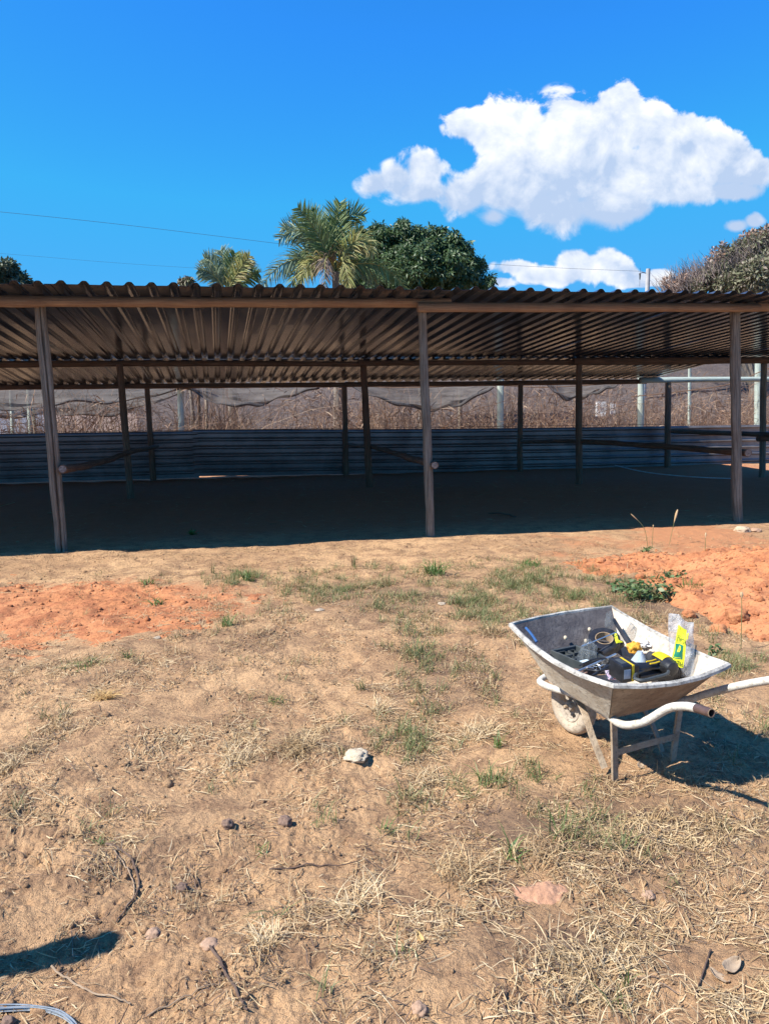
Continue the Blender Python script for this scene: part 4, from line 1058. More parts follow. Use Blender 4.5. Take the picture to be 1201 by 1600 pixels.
# --- clear packet with yellow print standing against the far side
def packet():
    base = bw(1061, 1056, .395); top_c = bw(1065, 960, .66)
    ax = (top_c - base); Hh = ax.length; ax.normalize()
    tocam = (Vector((0, 0, EYE)) - base).normalized(); wv = ax.cross(tocam).normalized() * -1
    if wv.x < 0: wv = -wv
    nv = wv.cross(ax).normalized()
    if nv.dot(tocam) < 0: nv = -nv
    e = tag(empty('plastic_packet', base), 'tall clear plastic packet with yellow and green print standing in the wheelbarrow', 'packet')
    Wh = .0545
    def surf(s, t_, side=1, off=0.0):       # s -1..1 across, t 0..1 up
        wd = Wh * (1.0 - .03 * t_)
        thick = .026 * math.sqrt(max(0, 1 - s * s)) * math.sin(math.pi * min(1, .08 + t_ * .92)) ** .6
        wr = .0030 * math.sin(5 * s + 9 * t_) + .0016 * math.sin(17 * t_ - 7 * s)
        lean = .004 * math.sin(5 * t_)
        topc = Hh * t_ - (.030 * max(0, s + .1) ** .8 * t_ if s > -.1 else 0) - .012 * max(0, math.sin(3 * s + .5)) * t_ ** 6
        return wv * (s * wd + lean) + ax * topc + nv * (side * (thick + off) + wr)
    for side, nm in ((1, 'front_film'), (-1, 'back_film')):
        b = MB(); b.quad_grid([[surf(-1 + 2 * i / 30, j / 40, side) for i in range(31)] for j in range(41)]); b.build(nm, mFilm, e, True)
    def pf(s, t_): return surf(s, t_, 1, .0012)
    # yellow print: slanted band, wider at the foot
    b = MB(); rows = []
    for j in range(61):
        t_ = .15 + .68 * j / 60
        l = -.86 + .66 * (t_ - .15) / .68; r_ = .18 + .28 * (t_ - .15) / .68
        if t_ < .20: l += .0
        rows.append([pf(l + (r_ - l) * i / 24, t_) for i in range(25)])
    b.quad_grid(rows); b.build('yellow_print', mPackY, e, True)
    b = MB(); b.quad_grid([[pf(l + (.10 * i / 3), t_) for i in range(4)] for l, t_ in ((.42, .66), (.46, .72), (.52, .78))]); b.build('yellow_print', mPackY, e)
    # green emblem: block that flares to its foot
    def pf2(s, t_): return surf(s, t_, 1, .0020)
    b = MB(); rows = []
    for j in range(25):
        k_ = j / 24; t_ = .285 + .24 * k_; c_ = -.28 + .14 * k_; hw_ = .36 - .16 * k_ if k_ < .5 else .28 + .01 * k_
        rows.append([pf2(c_ - hw_ + 2 * hw_ * i / 16, t_) for i in range(17)])
    b.quad_grid(rows); g_ = b.build('green_emblem', mPackG, e, True)
    def pf3(s, t_): return surf(s, t_, 1, .0030)
    b = MB(); b.v = [tuple(pf3(*q)) for q in ((-.30, .40), (-.16, .395), (-.06, .44), (-.06, .49), (-.14, .505), (-.22, .47), (-.32, .42), (-.34, .39))]; b.f = [tuple(range(8))]; b.build('emblem_mark', mPackY, g_)
    b = MB(); b.quad_grid([[pf3(-.56 + .52 * i / 6, .30 + .008 * k) for i in range(7)] for k in range(2)]); b.build('emblem_line', mPackY, g_)
    def text(s, sc, c_, t_, tx):
        cu = bpy.data.curves.new('print', 'FONT'); cu.body = s; cu.align_x = 'CENTER'; cu.align_y = 'CENTER'; cu.size = 1; cu.resolution_u = 2
        tmp = bpy.data.objects.new('tmp', cu); COL.objects.link(tmp)
        dg = bpy.context.evaluated_depsgraph_get(); me = bpy.data.meshes.new_from_object(tmp.evaluated_get(dg)); bpy.data.objects.remove(tmp)
        for v in me.vertices:                       # printed upside down on the standing packet
            x, y = -v.co.x * sc * 1.0, -v.co.y * sc
            s_ = c_ + x * tx; v.co = pf3(s_, t_ + y)
        me.materials.clear(); me.materials.append(mPackK); print('TXT', len(me.vertices)); link('lettering', me, e)
    text('PREGO', .125, -.32, .215, 2.35)
    text('RDAU', .12, .02, .605, 2.1)
    text('10', .08, -.06, .79, 1.7)
    b = MB(); b.quad_grid([[pf3(-.30 + .50 * i / 8, .655 + .006 * k) for i in range(9)] for k in range(2)]); b.build('printed_line', mPackK, e)
    b = MB(); b.quad_grid([[pf3(-.14 + .46 * i / 8, .735 + .005 * k) for i in range(9)] for k in range(2)]); b.build('printed_line', mPackK, e)
packet()
# pale wood offcut behind the packet
b = MB(); p0 = bw(1078, 1052, .39); p1 = bw(1084, 1008, .50); b.tube([p0, p1], .011, 6); tag(b.build('wood_offcut', mCard), 'thin brown wood offcut right behind the clear packet', 'wood piece')

# --- roll of black tape
def tape():
    c = bw(943, 1003, .455)
    nrm = Vector((-.1, -.42, .9)).normalized(); e1 = nrm.cross(Vector((0, 1, 0))).normalized(); e2 = nrm.cross(e1)
    e = tag(empty('tape_roll', c), 'roll of wide black tape on a cardboard core at the front of the tray', 'tape roll')
    def ring(ri, ro, h0, h1, mat, nm):
        b = MB(); rows = []
        for k in range(41):
            a = 2 * math.pi * k / 40; d = e1 * math.cos(a) + e2 * math.sin(a)
            rows.append([d * ri + nrm * h0, d * ro + nrm * h0, d * ro + nrm * h1, d * ri + nrm * h1, d * ri + nrm * h0])
        b.quad_grid(rows); return b.build(nm, mat, e, True)
    ring(.042, .074, -.022, .024, mBlack, 'tape'); ring(.039, .0418, -.0235, .0255, mCard, 'core')
tape()
b = MB(); b.tube([bw(918, 1006, .495), bw(962, 988, .505)], .003, 8); b.tube([bw(922, 1004, .495), bw(908, 1010, .49)], .0045, 8)
tag(b.build('screwdriver_shaft', mSteel), 'thin steel rod lying across the tape roll', 'rod')
# --- black angle bar
b = MB(); p0 = bw(957, 966, .54); p1 = bw(987, 1014, .44); d = (p1 - p0).normalized(); s_ = d.cross(UP).normalized()
rows = [[p + s_ * .011 + UP * .0, p - s_ * .011, p - s_ * .011 - UP * .02, p - s_ * .009 - UP * .02, p - s_ * .009 - UP * .003, p + s_ * .011 - UP * .003] for p in (p0, p1)]
b.quad_grid(rows, True); b.f.append((0, 1, 2, 3, 4, 5)); b.f.append((11, 10, 9, 8, 7, 6)); tag(b.build('angle_bar', mBlackR), 'black metal angle bar leaning on the far side of the tray', 'bar')
# --- crumpled things
def crumple(name, px, py, z, r, mat, label, cat, seed, flat=.6, amp=.45, tall=1.0, sub=4):
    import bmesh
    from mathutils import noise as mn
    bm = bmesh.new(); bmesh.ops.create_icosphere(bm, subdivisions=sub, radius=1); off = Vector((seed * 3.1, seed * 1.7, 0))
    for v in bm.verts:
        q = v.co.normalized()
        n1 = mn.noise(q * 1.8 + off); n2 = abs(mn.noise(q * 3.6 + off * 2)); n3 = abs(mn.noise(q * 8 + off))
        v.co = q * (1 + amp * n1 - amp * .8 * n2 - amp * .25 * n3); v.co.z *= flat * tall
    me = bpy.data.meshes.new(name); bm.to_mesh(me); bm.free(); me.materials.append(mat)
    me.polygons.foreach_set('use_smooth', np.ones(len(me.polygons), dtype=bool))
    o = link(name, me); o.location = bw(px, py, z); o.scale = (r[0], r[1], r[2]); o.rotation_euler = (0, 0, seed)
    return tag(o, label, cat)
crumple('orange_cloth', 990, 1012, .45, (.035, .033, .05), mOrange, 'crumpled orange cloth between the tape roll and the drill', 'cloth', 1)
crumple('white_wrapper', 1006, 1006, .45, (.034, .028, .03), mWhiteP, 'crumpled white plastic wrapper behind the orange cloth', 'wrapper', 2, amp=.6)
# grey-blue rag as a draped skirt
b = MB(); c = bw(999, 1024, .455); rows = []
for j in range(6):
    t_ = j / 5; rr_ = .012 + .028 * t_
    rows.append([Vector((c.x, c.y, c.z)) + Vector((math.cos(a) * rr_ * (1 + .14 * math.sin(5 * a) * t_), math.sin(a) * rr_ * (1 + .14 * math.cos(4 * a) * t_), .018 - .052 * t_)) for a in [2 * math.pi * i / 28 for i in range(28)]])
b.quad_grid(rows, True); b.f.append(tuple(range(28))); tag(b.build('blue_rag', mBlueGrey, None, True), 'small blue-grey rag draped beside the drill handle', 'rag')
# clear film bag over the case, with a paler block in it
crumple('clear_bag', 918, 1020, .455, (.045, .04, .055), mFilm2, 'crumpled clear plastic bag leaning on the tape roll', 'plastic bag', 5, 1.1, .35)
crumple('clear_bag', 985, 988, .48, (.020, .022, .045), mFilm2, 'small clear plastic bag behind the black angle bar', 'plastic bag', 6, 1.2, .3)
crumple('clear_bag', 951, 972, .53, (.022, .02, .04), mFilm2, 'twist of clear film sticking up left of the angle bar', 'plastic bag', 7, 1.4, .3)
# mesh-textured black grinder behind the bag
b = MB(); p0 = bw(938, 1022, .43); p1 = bw(970, 1006, .44); b.tube([p0, p0.lerp(p1, .3), p0.lerp(p1, .7), p1], [.018, .022, .022, .018], 18); g = tag(b.build('black_canister', mBlackR, None, True), 'dark canister lying between the tape roll and the orange cloth', 'canister')
b = MB(); b.v = [tuple(bw(*q)) for q in ((960, 985, .50), (964, 990, .49), (965, 999, .485), (973, 1003, .48), (962, 1005, .475), (959, 994, .49))]; b.f = [tuple(range(6))]
b.poly_prism([Vector(v) for v in b.v], (0, .001, -.002)); tag(b.build('yellow_scrap', mPackY), 'small yellow printed plastic scrap beside the tape roll', 'scrap')
crumple('black_pouch', 948, 1038, .415, (.045, .035, .04), mBlackR, 'soft black pouch heaped between the case and the drill battery', 'pouch', 9, .8, .4)
b = MB(); b.tube(catmull([bw(905, 1040, .44), bw(928, 1030, .46), bw(950, 1030, .46), bw(955, 1042, .45), bw(935, 1048, .45), bw(915, 1046, .44)], 5), .004, 7); tag(b.build('cable', mBlack, None, True), 'black cable looped over the open drill case', 'cable')
# blue strap over the front rim
b = MB(); b.tube(catmull([bw(821, 981, .56), bw(829, 990, .545), bw(838, 1003, .52)], 4), .006, 8); tag(b.build('blue_rod', mBlueP, None, True), 'thin blue rod leaning inside the near front corner of the tray', 'rod')

# --- open black drill case
def tool_case():
    c = bw(905, 1031, .41); ex = (bw(945, 1050, .41) - bw(868, 1018, .41)).normalized(); ey = UP.cross(ex).normalized()
    if ey.y < 0: ey = -ey
    tilt = UP
    e = tag(empty('tool_case', c), 'open black plastic drill case with moulded wells lying in the tray', 'tool case')
    Wc, Hc, Dp = .105, .082, .03
    def Q(x, y, z): return ex * x + ey * y + UP * z
    b = MB(); th = .004
    outline = [(-Wc, -Hc), (Wc, -Hc), (Wc, Hc * .8), (Wc * .3, Hc), (-Wc * .4, Hc * .85), (-Wc, Hc * .9)]
    n = len(outline)
    inner = [(x * .92, y * .90) for x, y in outline]
    rows = [[Q(x, y, -.01) for x, y in outline], [Q(x * 1.02, y * 1.02, Dp) for x, y in outline], [Q(x * 1.0, y * 1.0, Dp + .002) for x, y in outline], [Q(x, y, Dp - .001) for x, y in inner], [Q(x * .97, y * .97, .004) for x, y in inner]]
    b.quad_grid(rows, True); b.f.append(tuple(len(b.v) - n + i for i in range(n)))
    b.build('shell', mGreyP, e, bevel=.0015)
    for (x, y, w_, h_) in ((-.06, -.035, .03, .022), (-.062, .02, .022, .018), (.0, -.05, .02, .014), (.03, .035, .045, .018)):
        b = MB(); b.quad_grid([[Q(x - w_, y - h_, z), Q(x + w_, y - h_, z), Q(x + w_, y + h_, z), Q(x - w_, y + h_, z)] for z in (.004, .020)], True)
        b.quad_grid([[Q(x - w_ * k, y - h_ * k, .020), Q(x + w_ * k, y - h_ * k, .020), Q(x + w_ * k, y + h_ * k, .020), Q(x - w_ * k, y + h_ * k, .020)] for k in (1, .82)], True)
        b.build('well', mGreyP, e, bevel=.0012)
    for i, (x, y) in enumerate(((-.04, Hc * .92), (.045, Hc * .98))):
        b = MB(); b.box(Q(x, y, Dp + .006), (.008, .004, .008)); b.build('latch', mBlack, e)
    b = MB(); pts = [Q(.05, -.02, .012), Q(.07, -.01, .02), Q(.09, 0, .014)]
    b.tube(pts, .010, 8); b.build('driver_body', mBlackR, e, True)
    return e, Q, c
case, Q_, cC = tool_case()
b = MB(); q = bw(914, 1034, .432); b.box(q, (.022, .015, .004), Matrix.Rotation(.5, 3, 'Z')); tag(b.build('paper_slip', simple('pale_blue_paper', (.55, .68, .76), (.66, .78, .84), 20, .8, .1)), 'pale blue paper slip in the open drill case', 'paper')
nn_ = 0
for (px, py) in ((922, 1043), (928, 1041), (931, 1046), (936, 1043), (925, 1047), (939, 1040), (932, 1038)):
    b = MB(); p = bw(px, py, .445); a = random.random() * 6; dd = Vector((math.cos(a), math.sin(a), .15)) * .014; b.tube([p - dd, p + dd], [.0022, .0022], 6)
    o = tag(b.build('drill_bit', mSteel), 'small steel driver bit in the heap of loose bits in the drill case', 'drill bit', 'loose steel bits in the drill case')
b = MB(); b.tube([bw(902, 1049, .44), bw(961, 1022, .46)], .005, 8); tag(b.build('steel_rod', mSteel), 'long grey steel rod lying beside the case edge', 'rod')
b = MB(); b.tube([bw(925, 1056, .44), bw(962, 1034, .45)], .007, 8); tag(b.build('black_rod', mBlack), 'black rod just below the steel rod', 'rod')
b = MB(); b.box(bw(893, 1049, .42), (.03, .012, .012), Matrix.Rotation(-.5, 3, 'Z')); b.box(bw(908, 1053, .42), (.022, .015, .010), Matrix.Rotation(-.7, 3, 'Z')); tag(b.build('rusty_bracket', simple('rust', (.14, .08, .06), (.22, .13, .1), 12, .8, .3)), 'brown rusty bracket against the near side of the tray', 'bracket')

# --- cordless drill lying on its side
def drill():
    z = .46
    bc = bw(1034, 1036, z); bt = bw(978, 1044, z)                     # body centre, battery centre
    hd = (bt - bc); hd.z = 0; hl = hd.length; hd.normalize()          # handle direction
    fd = (bw(1010, 1006, z) - bc); fd.z = 0; fd -= hd * fd.dot(hd) * .75; fd.normalize()
    nz = UP
    e = tag(empty('cordless_drill', bc), 'black and yellow cordless drill lying on its side in the wheelbarrow', 'drill')
    def Q(x, y, z): return fd * x + hd * y + nz * z                   # x: towards the chuck, y: down the handle
    # motor housing, lathe about x with flattened sides
    b = MB(); prof = [(-.085, .018), (-.080, .030), (-.06, .037), (-.02, .040), (.02, .039), (.045, .034), (.052, .030)]
    rows = [[Q(x, math.cos(a) * r, math.sin(a) * r * .95) for a in [2 * math.pi * k / 20 for k in range(20)]] for x, r in prof]
    bb = b.quad_grid(rows, True); b.f.append(tuple(range(20))[::-1]); b.f.append(tuple(bb + 20 * 6 + k for k in range(20))); b.build('motor_housing', mBlack, e, True)
    # yellow clamshell over the front of the housing
    b = MB(); prof = [(-.035, .0385), (-.030, .0425), (.0, .0435), (.030, .0415), (.046, .037), (.050, .033)]
    rows = [[Q(x, math.cos(a) * r, math.sin(a) * r) for a in np.linspace(R(45), R(215), 16)] for x, r in prof]
    b.quad_grid(rows); b.build('yellow_shell', mYellow, e, True)
    # gear collar + chuck
    b = MB(); prof = [(.050, .030), (.060, .031), (.072, .029), (.074, .024), (.078, .024), (.100, .022), (.106, .016), (.112, .010), (.112, .004)]
    rows = [[Q(x, math.cos(a) * r, math.sin(a) * r) for a in [2 * math.pi * k / 18 for k in range(18)]] for x, r in prof]; b.quad_grid(rows, True); b.build('chuck', mBlackR, e, True)
    # handle
    b = MB(); rows = []
    for (y, x, w_, h_) in ((.02, -.01, .026, .022), (.045, -.012, .021, .019), (.075, -.016, .020, .018), (.10, -.018, .023, .020), (hl - .03, -.016, .030, .026)):
        rows.append([Q(x + math.cos(a) * w_, y, math.sin(a) * h_) for a in [2 * math.pi * k / 14 for k in range(14)]])
    b.quad_grid(rows, True); h = b.build('handle', mBlack, e, True)
    for dx in (-.028, .0):
        b = MB(); pts = [Q(dx - .0, .035, .0205), Q(dx - .006, .06, .0195), Q(dx - .008, .09, .0200)]; b.tube(pts, .0032, 6); b.build('yellow_stripe', mYellow, h)
    b = MB(); b.tube([Q(.016, .038, 0), Q(.020, .052, 0), Q(.012, .066, 0)], [.009, .011, .007], 8); b.build('trigger', mBlackR, e, True)
    # battery: base plate + yellow band + block
    MQ = Matrix((fd, hd, nz)).transposed()
    b = MB(); b.box(Q(-.010, hl - .012, 0), (.052, .014, .034), MQ); b.build('base_plate', mBlack, e, bevel=.005)
    b = MB(); b.box(Q(-.010, hl + .006, 0), (.054, .0065, .036), MQ); b.build('yellow_band', mYellow, e, bevel=.002)
    b = MB(); b.box(Q(-.008, hl + .036, 0), (.056, .026, .038), MQ); bt_ = b.build('battery', mBlack, e, bevel=.006)
    b = MB(); b.box(Q(-.010, hl + .036, .0386), (.03, .014, .0006), MQ); b.build('battery_label', mGreyP, bt_)
    b = MB(); b.box(Q(-.0645, hl + .036, .0), (.0006, .016, .020), MQ); b.build('battery_label', simple('pale_print', (.25, .32, .42), (.4, .46, .55), 60, .5, .05), bt_)
drill()
# second dark tool body under the drill, with ribbed housing
def grinder():
    p0 = bw(1030, 1054, .41); p1 = bw(1064, 1046, .41)
    e = tag(empty('black_tool_body', p0), 'bulky black ribbed power tool body beneath the cordless drill', 'power tool')
    d = (p1 - p0); 
    b = MB(); b.tube([Vector((0, 0, 0)), d * .3, d * .8, d], [.034, .042, .040, .030], 18); b.build('housing', mBlackR, e, True)
    for k in range(6):
        b = MB(); c = d * (.35 + .09 * k); b.tube([c, c + d.normalized() * .003], [.0435, .0435], 18); b.build('rib', mBlack, e, True)
grinder()
# case lid handle: rounded bar loop next to the rear rim
b = MB(); loop = [(990, 1060), (994, 1052), (1012, 1045), (1034, 1043), (1043, 1047), (1041, 1053), (1024, 1058), (1003, 1063)]
pts = [bw(x, y, .455) for x, y in loop]; pts = catmull(pts + [pts[0]], 5); b.tube(pts, .007, 8, False); 
lidE = tag(empty('spare_tool_case', bw(1017, 1056, .415)), 'second closed black tool case with a loop handle at the rear rim', 'tool case')
b.v = [tuple(Vector(v) - lidE.location) for v in b.v]; b.build('carry_handle', mGreyP, lidE, True)
b = MB(); mid = bw(1017, 1056, .395); b.box(Vector((0, 0, 0)), (.075, .022, .018), Matrix.Rotation(.35, 3, 'Z')); b.build('lid', mBlackR, lidE, False, .006)
# pink printed sachet
b = MB(); e = tag(empty('pink_sachet', bw(962, 1053, .41)), 'clear sachet with pink printed card at the near rear corner', 'sachet')
pq = [bw(944, 1048, .41), bw(966, 1050, .41), bw(978, 1061, .40), bw(950, 1062, .39)]
b.poly_prism([p - e.location for p in pq], (0, 0, .004)); b.build('printed_card', mPink, e)
b = MB(); pq = [bw(958, 1057, .413), bw(963, 1057.5, .413), bw(963, 1061, .41), bw(958, 1061, .408)]; b.poly_prism([p - e.location for p in pq], (0, 0, .0015)); b.build('red_mark', mRed, e)
b = MB(); rows = [[bw(942 + 26 * i / 6 + 4 * j / 5, 1038 + 22 * j / 5, .425 - .01 * j / 5 + .004 * math.sin(i * 2 + j)) - e.location for i in range(7)] for j in range(6)]
b.quad_grid(rows); b.build('clear_film', mFilm2, e, True)

# ------------------------------------------------------------------ straw, grass, weeds
def litter_blades(n, L_, base, mat, name, label, lmin=.03, lmax=.16, wmin=.0007, wmax=.0022, lift=.22, yr=(1.5, 8.5), powy=1.5):
    xy = scatter(n, L_, -5, 5, yr[0], yr[1], base, powy)
    n = len(xy); a = rng.uniform(0, 2 * np.pi, n); ln = lmin + (lmax - lmin) * rng.random(n) ** 1.8
    el = np.abs(rng.normal(0, lift, n)); K = 5; C = np.zeros((n, K, 3))
    bend = rng.normal(0, .2, n)
    for k in range(K):
        tt = k / (K - 1) - .5
        aa = a + bend * tt * .8
        x = xy[:, 0] + np.cos(aa) * ln * tt; y = xy[:, 1] + np.sin(aa) * ln * tt
        C[:, k, 0] = x; C[:, k, 1] = y
        C[:, k, 2] = hgt(x, y) + .003 + .004 * rng.random(n) + (tt + .5) * ln * el * .6 
    Wd = np.array([.6, 1, 1, .9, .3])[None] * rng.uniform(wmin, wmax, n)[:, None]
    sd = np.stack([-np.sin(a), np.cos(a), rng.normal(0, .5, n)], 1); sd /= np.linalg.norm(sd, axis=1)[:, None]
    return tag(ribbons(name, C, Wd, sd, mat), label, kind='stuff')
ST = [wpatch(900, 1480, 260, 70, 1.0), wpatch(1060, 1560, 200, 50, .9), wpatch(1010, 1290, 170, 70, .7), wpatch(1130, 1160, 80, 60, .6), wpatch(470, 1150, 120, 35, .9), wpatch(740, 1140, 90, 30, .6),
      wpatch(600, 1110, 40, 40, .6), wpatch(560, 1395, 80, 35, .8), wpatch(420, 1465, 60, 30, .6), wpatch(380, 1160, 130, 25, .6), wpatch(60, 1160, 60, 30, .5), wpatch(160, 1090, 60, 20, .5),
      wpatch(690, 1200, 60, 25, .7), wpatch(840, 1350, 120, 50, .6), wpatch(1150, 1500, 100, 60, .5), wpatch(40, 1270, 60, 25, .6), wpatch(200, 1320, 90, 40, .35), wpatch(650, 1430, 200, 40, .4), wpatch(930, 1000, 150, 40, .4), wpatch(120, 1050, 130, 15, .6)]
litter_blades(27000, ST, .10, mStraw, 'straw_litter', 'dry straw stalks scattered over the soil', .015, .10, .0006, .0016, powy=1.3)
litter_blades(5600, ST, .05, mStrawP, 'straw_litter', 'bleached broad straw blades scattered over the soil', .03, .11, .0008, .0020, .18, (1.5, 6), 1.2)
litter_blades(16000, LI, .14, mStick, 'twig_litter', 'dark fine twigs and roots scattered over the soil', .012, .09, .0006, .0016, .3)
litter_blades(26000, LI + ST, .28, mStrawP, 'chaff', 'short chaff sprinkled over the soil', .008, .03, .0005, .0014, .3, (1.5, 7), 1.2)
litter_blades(2600, [], .5, mStraw, 'floor_litter', 'sparse straw and chaff pressed into the shed floor', .03, .16, .0015, .004, .15, (9.0, 16.5), 1.0)
def blades(c, n, hmin, hmax, spread, lean, w, seed=None, flat=0.0):
    """returns C, Wd, side for a tuft"""
    a = rng.uniform(0, 2 * np.pi, n); hh = rng.uniform(hmin, hmax, n); ln = np.abs(rng.normal(lean, lean * .45, n)); K = 5
    r = spread * np.sqrt(rng.random(n)); ra = rng.uniform(0, 2 * np.pi, n)
    bx = c[:, 0] + r * np.cos(ra); by = c[:, 1] + r * np.sin(ra); C = np.zeros((n, K, 3)); bzz = hgt(bx, by) + c[:, 2]
    for k in range(K):
        tt = k / (K - 1)
        rad = hh * ln * (.35 * tt + .75 * tt * tt)
        C[:, k, 0] = bx + np.cos(a) * rad; C[:, k, 1] = by + np.sin(a) * rad
        C[:, k, 2] = bzz - .004 + hh * (tt - .45 * ln * tt * tt * tt) * (1 - flat)
    Wd = np.array([.8, 1, .85, .55, .1])[None] * (w * rng.uniform(.6, 1.2, n))[:, None]
    sd = np.stack([-np.sin(a), np.cos(a), np.zeros(n)], 1) + rng.normal(0, .3, (n, 3)); sd /= np.linalg.norm(sd, axis=1)[:, None]
    return C, Wd, sd
GR = [wpatch(840, 930, 130, 40, .8), wpatch(760, 960, 60, 35, .9), wpatch(1050, 925, 60, 22, .9), wpatch(560, 920, 130, 25, .6), wpatch(680, 1040, 45, 50, .8), wpatch(640, 1150, 60, 22, .8), wpatch(620, 955, 60, 20, .5),
      wpatch(850, 1260, 100, 60, .45), wpatch(740, 1210, 60, 20, .6), wpatch(1130, 1040, 60, 30, .6), wpatch(1160, 1130, 50, 40, .3), wpatch(380, 905, 50, 12, .6), wpatch(480, 935, 80, 18, .5), wpatch(610, 1240, 30, 25, .35), wpatch(880, 1000, 60, 25, .5)]
def grass_field(nt, per, L_, base, hmin, hmax, mat, name, label):
    xy = scatter(nt, L_, -4.5, 4.5, 1.8, 7.6, base, 1.0)
    c = np.repeat(np.concatenate([xy, np.zeros((nt, 1))], 1), per, 0)
    C, Wd, sd = blades(c, len(c), hmin, hmax, .035, .7, .0016)
    return tag(ribbons(name, C, Wd, sd, mat), label, kind='stuff')
grass_field(1500, 12, GR, .01, .02, .11, mGrass, 'grass', 'thin green grass growing in the dry yard')
grass_field(900, 9, GR + LI, .01, .02, .09, mStraw, 'dry_grass', 'low dead grass standing among the green grass')
def tuft(px, py, n, hmin, hmax, spread, lean, w, mat, label, name='grass_tuft', cat='grass tuft', flat=0.0, zoff=0.0):
    p = at(px, py); e = tag(None or bpy.data.objects.new(name, None), label, cat)
    C, Wd, sd = blades(np.tile([p.x, p.y, zoff], (n, 1)), n, hmin, hmax, spread, lean, w, flat=flat)
    c0 = np.array([p.x, p.y, H(p.x, p.y) + zoff]); bpy.data.objects.remove(e)
    o = ribbons(name, C - c0, Wd, sd, mat); o.location = c0
    return tag(o, label, cat)
gt = 'green grass tufts'
for a in ((355, 985, 70, .05, .14, .05, .7, .002, mGrassG, 'green grass tuft just below the right end of the orange patch'),
          (388, 908, 60, .05, .14, .06, .7, .003, mGrassG, 'green grass tuft at the upper right corner of the orange patch'),
          (680, 898, 90, .06, .2, .09, 1.0, .004, mGrassG, 'broad green tuft below the middle front post'),
          (828, 884, 60, .04, .12, .1, 1.0, .004, mGrassG, 'low green tuft left of the mound foot'),
          (200, 1035, 30, .04, .09, .03, .8, .0018, mGrassG, 'small green tuft below the left of the orange patch'),
          (130, 1048, 70, .03, .08, .12, .9, .002, mGrassG, 'flat green tuft in straw at the left below the orange patch'),
          (232, 912, 30, .04, .09, .08, 1.0, .004, mGrassG, 'green sprout on the upper edge of the orange patch'),
          (246, 950, 22, .05, .1, .04, 1.0, .004, mGrassG, 'green sprout in the middle of the orange patch'),
          (333, 895, 9, .08, .16, .02, .3, .003, mGrass, 'single thin upright sprig above the orange patch'),
          (553, 885, 16, .06, .2, .03, .35, .003, mGrass, 'upright sprig on bare soil left of the middle front post'),
          (432, 1090, 40, .03, .08, .05, .8, .0018, mGrassG, 'small green tuft left of centre above the straw clumps'),
          (710, 950, 70, .06, .18, .07, .6, .0022, mGrass, 'taller green tuft above the front of the wheelbarrow'),
          (566, 1075, 30, .04, .1, .03, .6, .002, mGrass, 'yellow-green tuft above the pale dead clump in the centre'),
          (1080, 932, 110, .08, .22, .09, .5, .0028, mGrassG, 'dense upright green tuft at the foot of the orange mound'),
          (762, 1212, 60, .04, .12, .05, .7, .0018, mGrassG, 'green tuft between the straw clump and the wheelbarrow'),
          (778, 1165, 22, .05, .11, .02, .5, .0022, mGrassG, 'dark upright sprig behind the bleached clump'),
          (800, 1330, 18, .05, .17, .03, .8, .003, mGrassG, 'long bladed green tuft in the right foreground, left stem'),
          (868, 1300, 16, .06, .18, .03, .9, .003, mGrass, 'long bladed pale tuft right of the long green stem'),
          (605, 1285, 25, .03, .07, .04, .8, .0016, mGrassG, 'faint green tuft in the centre foreground'),
          (978, 1540, 6, .05, .14, .01, .3, .0018, mGrassG, 'thin green sprout standing in the straw at lower right'),
          (160, 1315, 18, .02, .05, .02, .9, .0022, mGrassG, 'tiny green sprout at the head of the curved dark vine'),
          (412, 1320, 12, .02, .06, .03, 1.0, .002, mGrassG, 'tiny green blades lying left of centre foreground'),
          (1150, 1045, 60, .05, .15, .08, .7, .002, mGrass, 'green tuft right of the wheelbarrow above the far handle'),
          (650, 1025, 60, .05, .12, .08, .7, .002, mGrass, 'grey-green tuft in the middle yard')):
    tuft(*a)
def straw_clump(px, py, n, r, mat, label, h=.06):
    tuft(px, py, int(n * 1.5), .015, h + .035, r * 1.25, 1.05, .0017, mat, label, 'straw_clump', 'straw clump', flat=.1)
straw_clump(465, 1165, 240, .06, mStraw, 'big mounded straw clump with dark hollow left of the mortar chunk', .08)
straw_clump(370, 1175, 150, .06, mStrawP, 'loose pale straw clump left of the big mounded clump')
straw_clump(592, 1105, 110, .035, mStrawP, 'pale upright dead clump in the centre of the yard', .09)
straw_clump(748, 1140, 170, .07, mStrawP, 'bleached straw clump left of the wheelbarrow wheel', .08)
straw_clump(668, 1205, 120, .05, mStrawP, 'short straw clump right of the mortar chunk', .06)
straw_clump(165, 1095, 160, .035, mOchre, 'small ochre clump casting a dark shadow at left', .05)
straw_clump(10, 1200, 120, .05, mStrawP, 'pale straw clump at the left edge', .06)
straw_clump(105, 1122, 40, .03, mStrawP, 'tiny pale straw wisp below the ochre clump', .04)
straw_clump(560, 1400, 120, .07, mStrawP, 'splayed straw clump in the centre foreground', .06)
straw_clump(415, 1468, 110, .035, mStrawP, 'star shaped straw clump lower left of the splayed clump', .05)
straw_clump(5, 1398 - 190, 60, .04, mStraw, 'brown straw wisp at the left edge behind the pale clump', .04)
straw_clump(765, 1000, 90, .05, mStraw, 'dead grass clump left of the wheelbarrow front corner', .08)
straw_clump(720, 1360, 150, .08, mStraw, 'upright dead grass clump left of the pink soil patch', .10)
straw_clump(840, 1330, 160, .09, mStraw, 'dark dead grass clump just above the pink soil patch', .08)
straw_clump(1000, 1555, 110, .13, mStrawP, 'thick mat of pale straw at the lower right', .05)
straw_clump(880, 1500, 100, .14, mStrawP, 'wide mat of pale straw left of the lower right mat', .05)

